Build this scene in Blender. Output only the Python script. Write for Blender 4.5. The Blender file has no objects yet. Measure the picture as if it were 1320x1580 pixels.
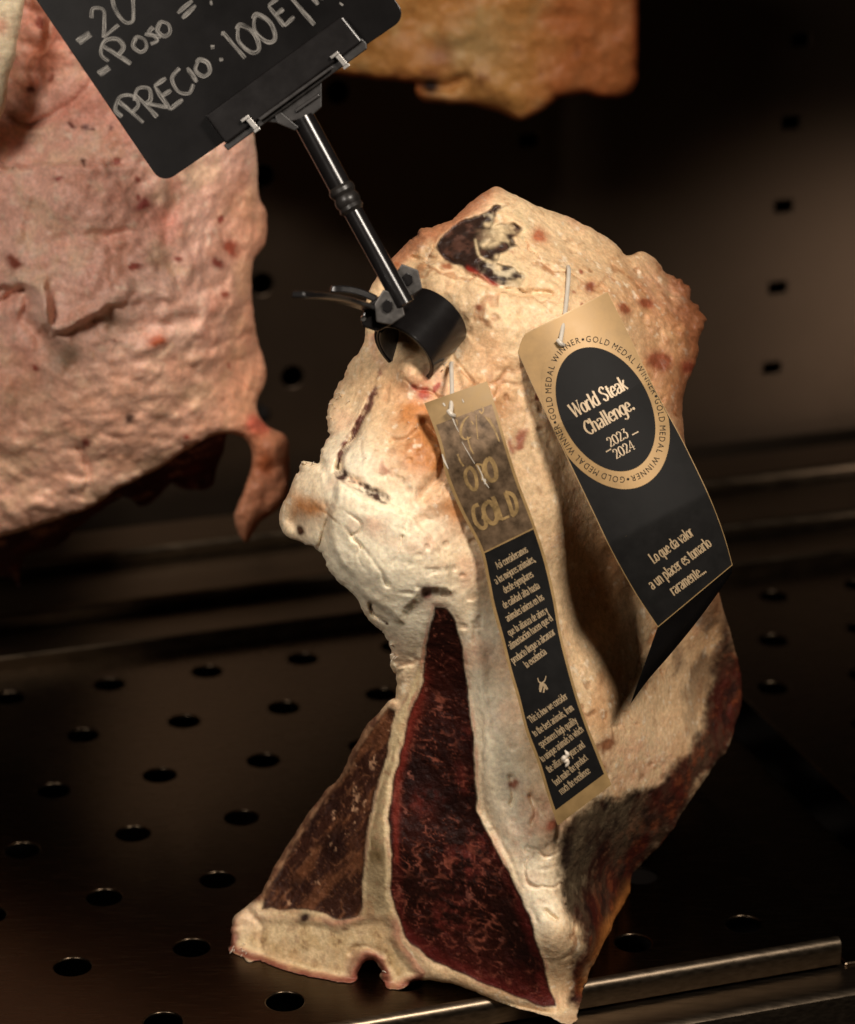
import bpy, math, random
import numpy as np
random.seed(7)
S = bpy.context.scene
COL = S.collection

# ------------------------------------------------------------------ camera, world, lamps, exposure
FPX, PITCH, CAMH, YAW = 4500.0, 0.36656, 0.6004, 0.31971
cam = bpy.data.cameras.new('camera')
co = bpy.data.objects.new('camera', cam); COL.objects.link(co)
co.location = (0, 0, CAMH); co.rotation_euler = (math.pi/2 - PITCH, 0, 0)
cam.sensor_fit = 'HORIZONTAL'; cam.sensor_width = 36.0; cam.lens = FPX/1320*36
cam.clip_start = 0.05; cam.clip_end = 50
cam.dof.use_dof = True; cam.dof.focus_distance = 1.14; cam.dof.aperture_fstop = 10.5
S.camera = co
W = bpy.data.worlds.new('World'); S.world = W; W.use_nodes = True
W.node_tree.nodes['Background'].inputs[0].default_value = (1.0, .72, .48, 1)
W.node_tree.nodes['Background'].inputs[1].default_value = 0.007

def lamp(name, loc, target, sx, sy, power, color, spread=180):
    l = bpy.data.lights.new(name, 'AREA'); l.shape = 'RECTANGLE'; l.size = sx; l.size_y = sy
    l.energy = power; l.color = color; l.spread = math.radians(spread)
    o = bpy.data.objects.new(name, l); COL.objects.link(o); o.location = loc
    from mathutils import Vector
    o.rotation_euler = (Vector(target)-Vector(loc)).to_track_quat('-Z', 'Y').to_euler()
    return o
lamp('key_lamp', (0.50, 0.26, 1.22), (0.02, 1.08, 0.16), .30, .15, 2.5, (1.0, .89, .77), 60)
lamp('fill_lamp', (-0.52, 0.30, 0.86), (-0.06, 1.12, 0.24), .24, .16, 1.3, (1.0, .90, .80), 75)
lamp('added_wall_lamp', (.60, 1.30, .07), (.32, 1.655, .045), .14, .03, .030, (1.0, .82, .68), 40)  # added light without a visible source, lifts the lower right of the wall
S.view_settings.view_transform = 'Standard'; S.view_settings.look = 'None'
S.view_settings.exposure = -0.1; S.view_settings.gamma = 1.0
try: S.view_settings.use_curve_mapping = False
except Exception: pass
S.cycles.use_denoising = True
S.cycles.max_bounces = 8; S.cycles.sample_clamp_direct = 4.0

# ------------------------------------------------------------------ maths helpers
CP, SP = math.cos(PITCH), math.sin(PITCH)
CY, SY = math.cos(YAW), math.sin(YAW)
def ray(px, py):
    px = np.asarray(px, float); py = np.asarray(py, float)
    u = (px-660)/FPX; v = (790-py)/FPX
    return u, CP+v*SP, v*CP-SP
def P(px, py, y):
    "the point of the sight line through photo pixel (px, py) that lies y metres ahead"
    a, b, c = ray(px, py); t = np.asarray(y, float)/b
    return np.stack([a*t, b*t, CAMH+c*t], -1)
def ground_y(py):
    a, b, c = ray(0, py); return np.where(c < -.02, -CAMH/np.minimum(c, -.02)*b, 9.0)
def cab(u, v, z=0.0):
    "cabinet coordinates: u along the tray front edge, v into the cabinet"
    return (u*CY-v*SY, u*SY+v*CY, z)
def srgb(r, g, b):
    c = np.array([r, g, b], float)/255
    return np.where(c <= .04045, c/12.92, ((c+.055)/1.055)**2.4)
def sstep(a, b, x):
    t = np.clip((x-a)/(b-a), 0, 1); return t*t*(3-2*t)
def hash3(ix, iy, iz, seed):
    h = (ix.astype(np.int64)*374761393 + iy.astype(np.int64)*668265263 + iz.astype(np.int64)*2147483647 + seed*974711) & 0xffffffff
    h = ((h ^ (h >> 13))*1274126177) & 0xffffffff
    h = ((h ^ (h >> 16))*2246822519) & 0xffffffff
    return ((h ^ (h >> 15)) & 0xffffff)/float(0xffffff)
def vnoise(p, seed=0):
    i = np.floor(p).astype(np.int64); f = p-i; f = f*f*f*(f*(f*6-15)+10); r = 0
    for dx in (0, 1):
        wx = f[:, 0] if dx else 1-f[:, 0]
        for dy in (0, 1):
            wy = f[:, 1] if dy else 1-f[:, 1]
            for dz in (0, 1):
                wz = f[:, 2] if dz else 1-f[:, 2]
                r = r + wx*wy*wz*hash3(i[:, 0]+dx, i[:, 1]+dy, i[:, 2]+dz, seed)
    return r*2-1
def fbm(p, freq, octv=4, seed=0, gain=.5, ridged=False):
    a, r, tot = 1.0, 0, 0
    for k in range(octv):
        n = vnoise(p*freq+k*17.3, seed+k)
        r = r + a*((1-2*np.abs(n)) if ridged else n); tot += a; a *= gain; freq *= 2.03
    return r/tot
def seg_dist(pts, a, b):
    d = b-a; L = max((d*d).sum(), 1e-9)
    t = np.clip(((pts-a)@d)/L, 0, 1)
    q = a+t[:, None]*d
    return np.hypot(pts[:, 0]-q[:, 0], pts[:, 1]-q[:, 1]), q
def line_dist(pts, line):
    line = np.asarray(line, float); best = np.full(len(pts), 1e9)
    for k in range(len(line)-1): best = np.minimum(best, seg_dist(pts, line[k], line[k+1])[0])
    return best
def inside(pts, poly):
    poly = np.asarray(poly, float); r = np.zeros(len(pts), bool); n = len(poly)
    for k in range(n):
        a, b = poly[k], poly[(k+1) % n]
        if a[1] == b[1]: continue
        c = ((a[1] > pts[:, 1]) != (b[1] > pts[:, 1])) & (pts[:, 0] < (b[0]-a[0])*(pts[:, 1]-a[1])/(b[1]-a[1])+a[0])
        r ^= c
    return r
def sdf(pts, poly):
    poly = np.asarray(poly, float)
    d = line_dist(pts, np.vstack([poly, poly[:1]]))
    return np.where(inside(pts, poly), d, -d)
def nearest_on(pts, poly):
    poly = np.asarray(poly, float); best = np.full(len(pts), 1e9); q = pts.copy(); n = len(poly)
    for k in range(n):
        d, c = seg_dist(pts, poly[k], poly[(k+1) % n]); m = d < best
        best[m] = d[m]; q[m] = c[m]
    return q
def catmull(pts, n=6, closed=False):
    pts = np.asarray(pts, float); N = len(pts)
    if N < 3: return pts
    out = []
    rng = range(N) if closed else range(N-1)
    for i in rng:
        if closed: p0, p1, p2, p3 = pts[i-1], pts[i], pts[(i+1) % N], pts[(i+2) % N]
        else: p0, p1, p2, p3 = pts[max(i-1, 0)], pts[i], pts[i+1], pts[min(i+2, N-1)]
        for t in np.linspace(0, 1, n, endpoint=False):
            out.append(.5*((2*p1)+(-p0+p2)*t+(2*p0-5*p1+4*p2-p3)*t*t+(-p0+3*p1-3*p2+p3)*t**3))
    if not closed: out.append(pts[-1])
    return np.array(out)
class Field:
    "smooth depth field through (px, py, offset) control points"
    def __init__(s, c, k=55.0, reg=.02):
        c = np.array(c, float); s.c = c[:, :2]; s.k = k
        D = np.sqrt(((s.c[:, None]-s.c[None])**2).sum(-1)+k*k)/100
        n = len(c); A = np.zeros((n+3, n+3)); A[:n, :n] = D-np.eye(n)*reg
        Q = np.hstack([np.ones((n, 1)), s.c/1000]); A[:n, n:] = Q; A[n:, :n] = Q.T
        s.w = np.linalg.solve(A, np.concatenate([c[:, 2], np.zeros(3)]))
    def __call__(s, p):
        p = np.asarray(p, float); r = np.zeros(len(p))
        for i, c in enumerate(s.c): r += s.w[i]*np.sqrt(((p-c)**2).sum(-1)+s.k**2)/100
        n = len(s.c); return r+s.w[n]+p[:, 0]/1000*s.w[n+1]+p[:, 1]/1000*s.w[n+2]

# ------------------------------------------------------------------ scene helpers
def tag(o, label, cat, group=None, kind=None):
    if label: o['label'] = label
    if cat: o['category'] = cat
    if group: o['group'] = group
    if kind: o['kind'] = kind
    return o
def empty(name, loc, label, cat, group=None):
    o = bpy.data.objects.new(name, None); COL.objects.link(o); o.location = loc; o.empty_display_size = .01
    return tag(o, label, cat, group)
def link(name, me, mat, parent=None):
    o = bpy.data.objects.new(name, me); COL.objects.link(o)
    if mat: me.materials.append(mat)
    if parent:
        o.parent = parent; o.matrix_parent_inverse = parent.matrix_basis.inverted()
    return o
def mesh(name, v, f, mat, parent=None, smooth=False):
    me = bpy.data.meshes.new(name); me.from_pydata([tuple(map(float, x)) for x in v], [], [tuple(map(int, x)) for x in f]); me.update()
    if smooth: me.shade_smooth()
    return link(name, me, mat, parent)
class MB:
    def __init__(s): s.v, s.f = [], []
    def add(s, v, f):
        b = len(s.v); s.v += [tuple(map(float, x)) for x in v]; s.f += [tuple(int(i)+b for i in q) for q in f]
    def box8(s, c):
        s.add(c, [(0, 3, 2, 1), (4, 5, 6, 7), (0, 1, 5, 4), (1, 2, 6, 5), (2, 3, 7, 6), (3, 0, 4, 7)])
    def prism(s, front, back):
        n = len(front)
        s.add(list(front)+list(back), [tuple(range(n)), tuple(range(2*n-1, n-1, -1))]+[(i, i+n, (i+1) % n+n, (i+1) % n) for i in range(n)])
    def tube(s, pts, r, n=20, cap=True):
        pts = np.asarray(pts, float); r = np.broadcast_to(np.asarray(r, float), (len(pts),))
        t = np.gradient(pts, axis=0); t /= np.linalg.norm(t, axis=1)[:, None]
        a = np.cross(t[0], [0, 0, 1.0]);
        if np.linalg.norm(a) < .1: a = np.cross(t[0], [1.0, 0, 0])
        a /= np.linalg.norm(a); v = []
        for i in range(len(pts)):
            a = a-t[i]*(a@t[i]); a /= np.linalg.norm(a); b = np.cross(t[i], a)
            for k in range(n):
                w = 2*math.pi*k/n; v.append(pts[i]+r[i]*(math.cos(w)*a+math.sin(w)*b))
        f = [(i*n+k, i*n+(k+1) % n, (i+1)*n+(k+1) % n, (i+1)*n+k) for i in range(len(pts)-1) for k in range(n)]
        if cap: f += [tuple(range(n-1, -1, -1)), tuple(range((len(pts)-1)*n, len(pts)*n))]
        s.add(v, f)
    def build(s, name, mat, parent=None, smooth=False, bevel=0, angle=35):
        o = mesh(name, s.v, s.f, mat, parent)
        if bevel:
            m = o.modifiers.new('bevel', 'BEVEL'); m.width = bevel; m.segments = 3; m.limit_method = 'ANGLE'; m.angle_limit = math.radians(35)
        if smooth:
            o.data.shade_smooth()
            try: o.data.set_sharp_from_angle(angle=math.radians(angle))
            except Exception: pass
        return o

# ------------------------------------------------------------------ materials
def newmat(name):
    m = bpy.data.materials.new(name); m.use_nodes = True
    return m, m.node_tree, m.node_tree.nodes['Principled BSDF']
def N(nt, t, **kw):
    n = nt.nodes.new(t)
    for k, v in kw.items():
        if k in n.inputs: n.inputs[k].default_value = v
        else: setattr(n, k, v)
    return n
def L(nt, a, b): nt.links.new(a, b)
def noisy(name, col, rough, metal=0.0, scale=200.0, amt=.25, rough_amt=.15, bump=.0, stretch=None, spec=.5, coat=0.0):
    m, nt, b = newmat(name)
    tc = N(nt, 'ShaderNodeTexCoord'); mp = N(nt, 'ShaderNodeMapping')
    if stretch: mp.inputs['Scale'].default_value = stretch
    mp.inputs['Rotation'].default_value = (0, 0, -YAW) if stretch else (0, 0, 0)
    L(nt, tc.outputs['Object'], mp.inputs['Vector'])
    n = N(nt, 'ShaderNodeTexNoise', Scale=scale, Detail=6.0, Roughness=.6); L(nt, mp.outputs[0], n.inputs['Vector'])
    r = N(nt, 'ShaderNodeMapRange'); r.inputs['To Min'].default_value = 1-amt; r.inputs['To Max'].default_value = 1+amt
    r.inputs['From Min'].default_value = .3; r.inputs['From Max'].default_value = .7
    L(nt, n.outputs['Fac'], r.inputs['Value'])
    mx = N(nt, 'ShaderNodeMix', data_type='RGBA', blend_type='MULTIPLY'); mx.inputs[0].default_value = 1
    mx.inputs[6].default_value = (*col, 1); L(nt, r.outputs[0], mx.inputs[7]); L(nt, mx.outputs[2], b.inputs['Base Color'])
    r2 = N(nt, 'ShaderNodeMapRange'); r2.inputs['To Min'].default_value = max(rough-rough_amt, .02); r2.inputs['To Max'].default_value = rough+rough_amt
    L(nt, n.outputs['Fac'], r2.inputs['Value']); L(nt, r2.outputs[0], b.inputs['Roughness'])
    b.inputs['Metallic'].default_value = metal; b.inputs['Specular IOR Level'].default_value = spec
    b.inputs['Coat Weight'].default_value = coat; b.inputs['Coat Roughness'].default_value = .15
    if bump:
        bp = N(nt, 'ShaderNodeBump', Strength=bump, Distance=.0005); L(nt, n.outputs['Fac'], bp.inputs['Height']); L(nt, bp.outputs[0], b.inputs['Normal'])
    return m
M = {}
M['tray'] = noisy('brushed_tray_steel', (.082, .06, .04), .26, 1.0, 60, .18, .08, .05, (1, 14, 1))
M['rail'] = noisy('worn_rail_steel', (.165, .127, .09), .34, 1.0, 80, .2, .12, .08, (1, 10, 10))
M['rear'] = noisy('dark_rear_steel', (.085, .064, .044), .34, 1.0, 40, .3, .1, .05, (1, 8, 8))
M['wall'] = noisy('dull_wall_steel', (.125, .09, .064), .46, 1.0, 5, .18, .05)
M['dark'] = noisy('dark_floor', (.012, .008, .006), .7, 0, 20, .3)
M['plastic'] = noisy('black_gloss_plastic', (.008, .007, .007), .22, 0, 120, .2, .05, .03, None, .38)
M['plastic_worn'] = noisy('worn_black_plastic', (.014, .012, .011), .36, 0, 220, .4, .12, .10, None, .4)
M['plate'] = noisy('grey_plate_metal', (.065, .06, .056), .38, .6, 300, .35, .12, .1)
M['chrome'] = noisy('bright_clip_metal', (.50, .48, .45), .28, .85, 200, .1, .06)
M['board'] = noisy('black_slate_board', (.0045, .004, .004), .24, 0, 40, .35, .04, .02, None, .18)
M['black_card'] = noisy('black_printed_card', (.0075, .007, .0066), .60, 0, 160, .3, .08, .05, None, .12)
M['gold_card'] = noisy('gold_printed_card', (.27, .165, .062), .48, .28, 180, .14, .08, .05)
M['gold_ink'] = noisy('gold_ink', (.40, .295, .175), .45, .1, 500, .18)
M['kraft_edge'] = noisy('pale_gold_card_edge', (.32, .205, .085), .45, .2, 200, .15)
M['foil'] = noisy('rubbed_bronze_foil', (.17, .112, .066), .38, .5, 220, .6, .16, .25)
M['foil_gold'] = noisy('rubbed_gold_foil', (.33, .215, .09), .45, .3, 300, .5, .12, .2)
M['white_plastic'] = noisy('white_plastic_pin', (.52, .47, .40), .35, 0, 300, .08)
M['highlight_white'] = noisy('white_crease_highlight', (.55, .5, .42), .5, 0, 400, .1)
M['scrap'] = noisy('white_fat_scrap', (.62, .54, .44), .4, 0, 300, .15, .1, .3)

def chalk_material():
    m, nt, b = newmat('chalk_marker'); b.inputs['Base Color'].default_value = (.36, .34, .31, 1); b.inputs['Roughness'].default_value = .8
    tc = N(nt, 'ShaderNodeTexCoord'); mp = N(nt, 'ShaderNodeMapping'); L(nt, tc.outputs['UV'], mp.inputs['Vector'])
    mp.inputs['Scale'].default_value = (.9, 5.5, 1)
    n = N(nt, 'ShaderNodeTexNoise', Scale=1.4, Detail=4.0); L(nt, mp.outputs[0], n.inputs['Vector'])
    r = N(nt, 'ShaderNodeMapRange'); r.inputs['From Min'].default_value = .40; r.inputs['From Max'].default_value = .72
    r.inputs['To Min'].default_value = .05; r.inputs['To Max'].default_value = .95
    L(nt, n.outputs['Fac'], r.inputs['Value']); L(nt, r.outputs[0], b.inputs['Alpha'])
    return m
M['chalk'] = chalk_material()

def flesh_material(name, fine=520.0, streak=False):
    m, nt, b = newmat(name)
    a = N(nt, 'ShaderNodeAttribute', attribute_name='Col'); p = N(nt, 'ShaderNodeAttribute', attribute_name='Prm')
    sp = N(nt, 'ShaderNodeSeparateColor'); L(nt, p.outputs['Color'], sp.inputs[0])
    tc = N(nt, 'ShaderNodeTexCoord')
    n = N(nt, 'ShaderNodeTexNoise', Scale=fine, Detail=5.0, Roughness=.65); L(nt, tc.outputs['Object'], n.inputs['Vector'])
    n2 = N(nt, 'ShaderNodeTexNoise', Scale=150.0, Detail=5.0, Roughness=.6); L(nt, tc.outputs['Object'], n2.inputs['Vector'])
    r = N(nt, 'ShaderNodeMapRange'); r.inputs['From Min'].default_value = .3; r.inputs['From Max'].default_value = .7
    r.inputs['To Min'].default_value = .76; r.inputs['To Max'].default_value = 1.18
    L(nt, n.outputs['Fac'], r.inputs['Value'])
    mx = N(nt, 'ShaderNodeMix', data_type='RGBA', blend_type='MULTIPLY'); mx.inputs[0].default_value = 1
    L(nt, a.outputs['Color'], mx.inputs[6]); L(nt, r.outputs[0], mx.inputs[7]); L(nt, mx.outputs[2], b.inputs['Base Color'])
    rr = N(nt, 'ShaderNodeMath', operation='MULTIPLY_ADD'); L(nt, n2.outputs['Fac'], rr.inputs[0]); rr.inputs[1].default_value = .35
    rs = N(nt, 'ShaderNodeMath', operation='SUBTRACT'); L(nt, sp.outputs[0], rs.inputs[0]); rs.inputs[1].default_value = .175
    L(nt, rs.outputs[0], rr.inputs[2]); L(nt, rr.outputs[0], b.inputs['Roughness'])
    L(nt, sp.outputs[1], b.inputs['Subsurface Weight'])
    b.inputs['Subsurface Radius'].default_value = (1.0, .62, .38); b.inputs['Subsurface Scale'].default_value = .0035
    L(nt, p.outputs['Alpha'], b.inputs['Specular IOR Level'])
    ad = N(nt, 'ShaderNodeMath', operation='MULTIPLY_ADD'); L(nt, n2.outputs['Fac'], ad.inputs[0]); ad.inputs[1].default_value = 2.2; L(nt, n.outputs['Fac'], ad.inputs[2])
    bm = N(nt, 'ShaderNodeBump', Distance=.0006); L(nt, sp.outputs[2], bm.inputs['Strength']); L(nt, ad.outputs[0], bm.inputs['Height']); L(nt, bm.outputs[0], b.inputs['Normal'])
    return m
M['flesh'] = flesh_material('aged_beef_surface')

# ------------------------------------------------------------------ organic bodies
PXM = 1.12/FPX       # metres per photo pixel at the meat
def ragged(poly, amp, seed, step=3.0, freq=.05, smooth=4):
    p = catmull(poly, smooth, closed=True)
    out = []
    for i in range(len(p)):
        a, b = p[i], p[(i+1) % len(p)]; n = max(1, int(np.hypot(*(b-a))/step))
        for k in range(n): out.append(a+(b-a)*k/n)
    p = np.array(out); q = np.column_stack([p, np.zeros(len(p))])
    d = np.stack([fbm(q, freq, 4, seed, .6), fbm(q, freq, 4, seed+50, .6)], 1)
    return p+d*amp
def body(root, name, outline, step, front, thick, rim, wide, label, colour, zmin=None, back_part=None):
    """closed solid: a modelled front surface, a rounded rim and a bulging back.
    front(pts, s) -> metres ahead; label(pts) -> part index per point; colour(pts, world) -> Col, Prm"""
    x0, y0 = outline.min(0)-step; x1, y1 = outline.max(0)+step
    xs = np.arange(x0, x1+step, step); ys = np.arange(y0, y1+step, step)
    gx, gy = np.meshgrid(xs, ys); pts = np.column_stack([gx.ravel(), gy.ravel()])
    nx, ny = len(xs), len(ys); sd = sdf(pts, outline)
    ok = (sd > -.55*step).reshape(ny, nx)
    cell = ok[:-1, :-1] & ok[1:, :-1] & ok[:-1, 1:] & ok[1:, 1:]
    idx = np.arange(nx*ny).reshape(ny, nx)
    q = np.stack([idx[:-1, :-1], idx[1:, :-1], idx[1:, 1:], idx[:-1, 1:]], -1)[cell]
    cnt = np.bincount(q.ravel(), minlength=nx*ny)
    used = cnt > 0; bnd = used & (cnt < 4)
    pts[bnd] = nearest_on(pts[bnd], outline); sd[bnd] = 0
    rm = -np.ones(nx*ny, int); rm[used] = np.arange(used.sum())
    q = rm[q]; pts = pts[used]; sd = np.maximum(sd[used], 0); bnd = bnd[used]
    yf = front(pts, sd)
    R = rim
    yf = yf + R*PXM*(1-np.sqrt(np.maximum(1-(1-np.minimum(sd/R, 1))**2, 0)))
    gy = ground_y(pts[:, 1]) if zmin is not None else 99.0
    if zmin is not None: yf = np.where(sd < 0, yf, np.minimum(yf, gy-.0004))
    vf = P(pts[:, 0], pts[:, 1], yf)
    T = thick*np.sqrt(np.maximum(1-(1-np.minimum(sd/wide, 1))**2, 0))
    vb = P(pts[:, 0], pts[:, 1], np.minimum(yf+T, np.maximum(gy-.0003, yf)))
    # normals of the front surface, shared by all its parts so that no seam shows
    def vnorm(v, q):
        n = np.cross(v[q[:, 2]]-v[q[:, 0]], v[q[:, 3]]-v[q[:, 1]])
        r = np.zeros_like(v)
        for k in range(4): np.add.at(r, q[:, k], n)
        return r/np.maximum(np.linalg.norm(r, axis=1)[:, None], 1e-12)
    nf = vnorm(vf, q)
    nb = vnorm(vb, q[:, ::-1])
    e = bnd; s = nf[e]+nb[e]; s /= np.maximum(np.linalg.norm(s, axis=1)[:, None], 1e-9); nf[e] = s; nb[e] = s
    col, prm = colour(pts, vf, sd)
    fl = np.array([np.bincount(r).argmax() for r in label(pts)[q]]) if len(name) > 1 else np.zeros(len(q), int)
    for k, nm in enumerate(name):
        fq = q[fl == k]
        V, NN, C, PR = vf, nf, col, prm; Q = fq
        if k == (back_part or 0):
            V = np.vstack([vf, vb]); NN = np.vstack([nf, nb]); C = np.vstack([col, col]); PR = np.vstack([prm, prm])
            bm = np.where(bnd, np.arange(len(vf)), np.arange(len(vf))+len(vf))
            Q = np.vstack([fq, bm[q[:, ::-1]]])
        if len(Q) == 0: continue
        u, inv = np.unique(Q, return_inverse=True); inv = inv.reshape(-1, 4)
        me = bpy.data.meshes.new(nm); me.vertices.add(len(u)); me.vertices.foreach_set('co', V[u].astype(np.float32).ravel())
        me.loops.add(inv.size); me.loops.foreach_set('vertex_index', inv.ravel().astype(np.int32))
        me.polygons.add(len(inv)); me.polygons.foreach_set('loop_start', np.arange(0, inv.size, 4, dtype=np.int32))
        me.update(calc_edges=True); me.validate(); me.shade_smooth()
        for an, arr in (('Col', C), ('Prm', PR)):
            at = me.attributes.new(an, 'FLOAT_COLOR', 'POINT')
            at.data.foreach_set('color', (arr[u] if arr.shape[1] == 4 else np.column_stack([arr[u], np.full(len(u), .3)])).astype(np.float32).ravel())
        try: me.normals_split_custom_set_from_vertices(NN[u].tolist())
        except Exception as ex: print('normals', ex)
        o = link(nm, me, M['flesh'], root)
    return
def mixc(c, m, k): return c*(1-m[:, None])+np.asarray(k)*m[:, None]
def blob(pts, x, y, r): return np.exp(-((pts[:, 0]-x)**2+(pts[:, 1]-y)**2)/(r*r))

# ------------------------------------------------------------------ setting: trays, rails, wall, floor
def plate_with_holes(name, u0, u1, v0, v1, z, holes, thick, mat, parent, frame, rad=.0082, cutr=None, bev=.0006):
    cu = bpy.data.curves.new('outline', 'CURVE'); cu.dimensions = '2D'; cu.fill_mode = 'BOTH'
    cu.extrude = thick/2-bev; cu.bevel_depth = bev; cu.bevel_resolution = 2
    def spline(p):
        s = cu.splines.new('POLY'); s.points.add(len(p)-1); s.use_cyclic_u = True
        for i, (a, b) in enumerate(p): s.points[i].co = (a, b, 0, 1)
    spline([(u0, v0), (u1, v0), (u1, v1), (u0, v1)])
    for (a, b, *kd) in holes:
        if kd:
            w, h, r = cutr
            p = []
            for cx, cy, st in ((w-r, h-r, 0), (-w+r, h-r, 1), (-w+r, -h+r, 2), (w-r, -h+r, 3)):
                for k in range(5):
                    t = (st+k/4)*math.pi/2; p.append((a+cx+r*math.cos(t), b+cy+r*math.sin(t)))
            spline(p)
        else:
            spline([(a+rad*math.cos(2*math.pi*k/36), b+rad*math.sin(2*math.pi*k/36)) for k in range(36)])
    t = bpy.data.objects.new('tmp', cu); COL.objects.link(t)
    dg = bpy.context.evaluated_depsgraph_get(); me = bpy.data.meshes.new_from_object(t.evaluated_get(dg))
    bpy.data.objects.remove(t); me.name = name
    n = len(me.vertices); a = np.zeros(n*3, np.float32); me.vertices.foreach_get('co', a); a = a.reshape(-1, 3)
    b = np.array([frame(p[0], p[1], p[2]) for p in a], np.float32); me.vertices.foreach_set('co', b.ravel()); me.update()
    me.materials.clear()
    return link(name, me, mat, parent)
def boxc(mb, u0, u1, v0, v1, z0, z1):
    mb.box8([cab(u0, v0, z0), cab(u1, v0, z0), cab(u1, v1, z0), cab(u0, v1, z0), cab(u0, v0, z1), cab(u1, v0, z1), cab(u1, v1, z1), cab(u0, v1, z1)])
def lip_profile(u0, u1, prof):
    mb = MB(); k = len(prof); mb.add([cab(u, v, z) for u in (u0, u1) for v, z in prof], [(i, i+1, k+i+1, k+i) for i in range(k-1)]); return mb
LU, LV, DU, DV = .2659, 1.3073, .05, .0538
def tray(u0, u1, label, shift=0.0):
    root = empty('perforated_tray', cab((u0+u1)/2, 1.15, -.012), label, 'tray', 'perforated steel trays on the shelf frame')
    holes = []
    for j in range(-2, 9):
        for i in range(-12, 20):
            u = LU+(i-.5*j)*DU+shift; v = LV-j*DV
            if u0+.014 < u < u1-.014 and .975 < v < 1.325: holes.append((u, v))
    plate_with_holes('perforated_sheet', u0, u1, .963, 1.338, 0, holes, .0014, M['tray'], root, lambda a, b, z: cab(a, b, z-.0008))
    lip_profile(u0, u1, [(.9629, 0), (.9614, -.0003), (.9601, -.0012), (.9593, -.0026), (.9591, -.0045), (.9591, -.0112), (.9600, -.0114)]).build('front_lip', M['rail'], root, smooth=True)
    f = MB(); boxc(f, u1-.0016, u1-.0002, .961, 1.337, -.0115, -.0016); f.build('side_lip', M['tray'], root)
    f = MB(); boxc(f, u0+.0002, u1-.0002, 1.3384, 1.350, -.010, .008); f.build('back_lip', M['rear'], root, bevel=.001)
    return root
tray(-.02, .499, 'large perforated steel tray under the standing beef loin')
tray(.560, 1.02, 'dark perforated tray at the right, past the gap', .012)
r = empty('shelf_frame', cab(.4, .95, -.05), 'steel shelf frame rail below the front edge of the trays', 'shelf')
lip_profile(-.15, 1.1, [(.985, -.0135), (.945, -.0135), (.9422, -.0139), (.9405, -.0152), (.9398, -.018), (.9398, -.036), (.946, -.0365)]).build('front_rail', M['rail'], r, smooth=True)
f = MB(); boxc(f, .5015, .548, .96, 1.345, -.020, -.012); f.build('cross_bar', M['tray'], r, bevel=.001)
f = MB(); boxc(f, -.2, 1.3, 1.352, 1.38, -.02, .004); boxc(f, -.2, 1.3, 1.382, 1.43, -.02, .012); boxc(f, -.2, 1.3, 1.432, 1.468, -.02, .020); f.build('rear_rail', M['rear'], r, bevel=.003)
o = tag(mesh('floor', [cab(-1.5, .2, -.16), cab(2.2, .2, -.16), cab(2.2, 1.6, -.16), cab(-1.5, 1.6, -.16)], [(0, 1, 2, 3)], M['dark']), None, None, None, 'structure')
o = tag(mesh('dark_backing', [cab(-1.5, 1.54, -.2), cab(2.2, 1.54, -.2), cab(2.2, 1.54, 1.6), cab(-1.5, 1.54, 1.6)], [(0, 1, 2, 3)], M['dark']), None, None, None, 'structure')  # near-black sheet stands in for the shade behind the wall openings
r = empty('shade_plate', cab(.4, 1.3, .45), 'unseen steel plate added above the view to shade the top of the back wall', 'shelf')
f = MB(); boxc(f, .56, 1.3, 1.12, 1.498, .450, .4516); boxc(f, .56, 1.3, 1.1185, 1.12, .438, .4516); f.build('shade_sheet', M['rear'], r)  # unseen plate, added only to block the key from the upper wall
# back wall: stainless sheet with round holes at the left and slots at the right
WV = 1.50
def on_wall(px, py):
    a, b, c = ray(px, py); n = -a*SY+b*CY; t = WV/n
    return (a*CY+b*SY)*t, CAMH+c*t
rounds = [on_wall(*p) for p in ((450, 580), (403, 437), (398, 640), (521, 140), (405, 270))]
slots = [on_wall(*p) for p in ((1235, 60), (1220, 188), (1208, 317), (1199, 443), (1190, 567), (815, 215))]
su = sum(s[0] for s in slots[:5])/5
slots = [(s[0], s[1], 1) for s in slots]
plate_with_holes('back_wall', -.45, 1.9, .0, 1.1, 0, slots+rounds, .003, M['wall'], None, lambda a, b, z: cab(a, WV+z, b), rad=.007, cutr=(.0062, .0042, .0014))['kind'] = 'structure'

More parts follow.
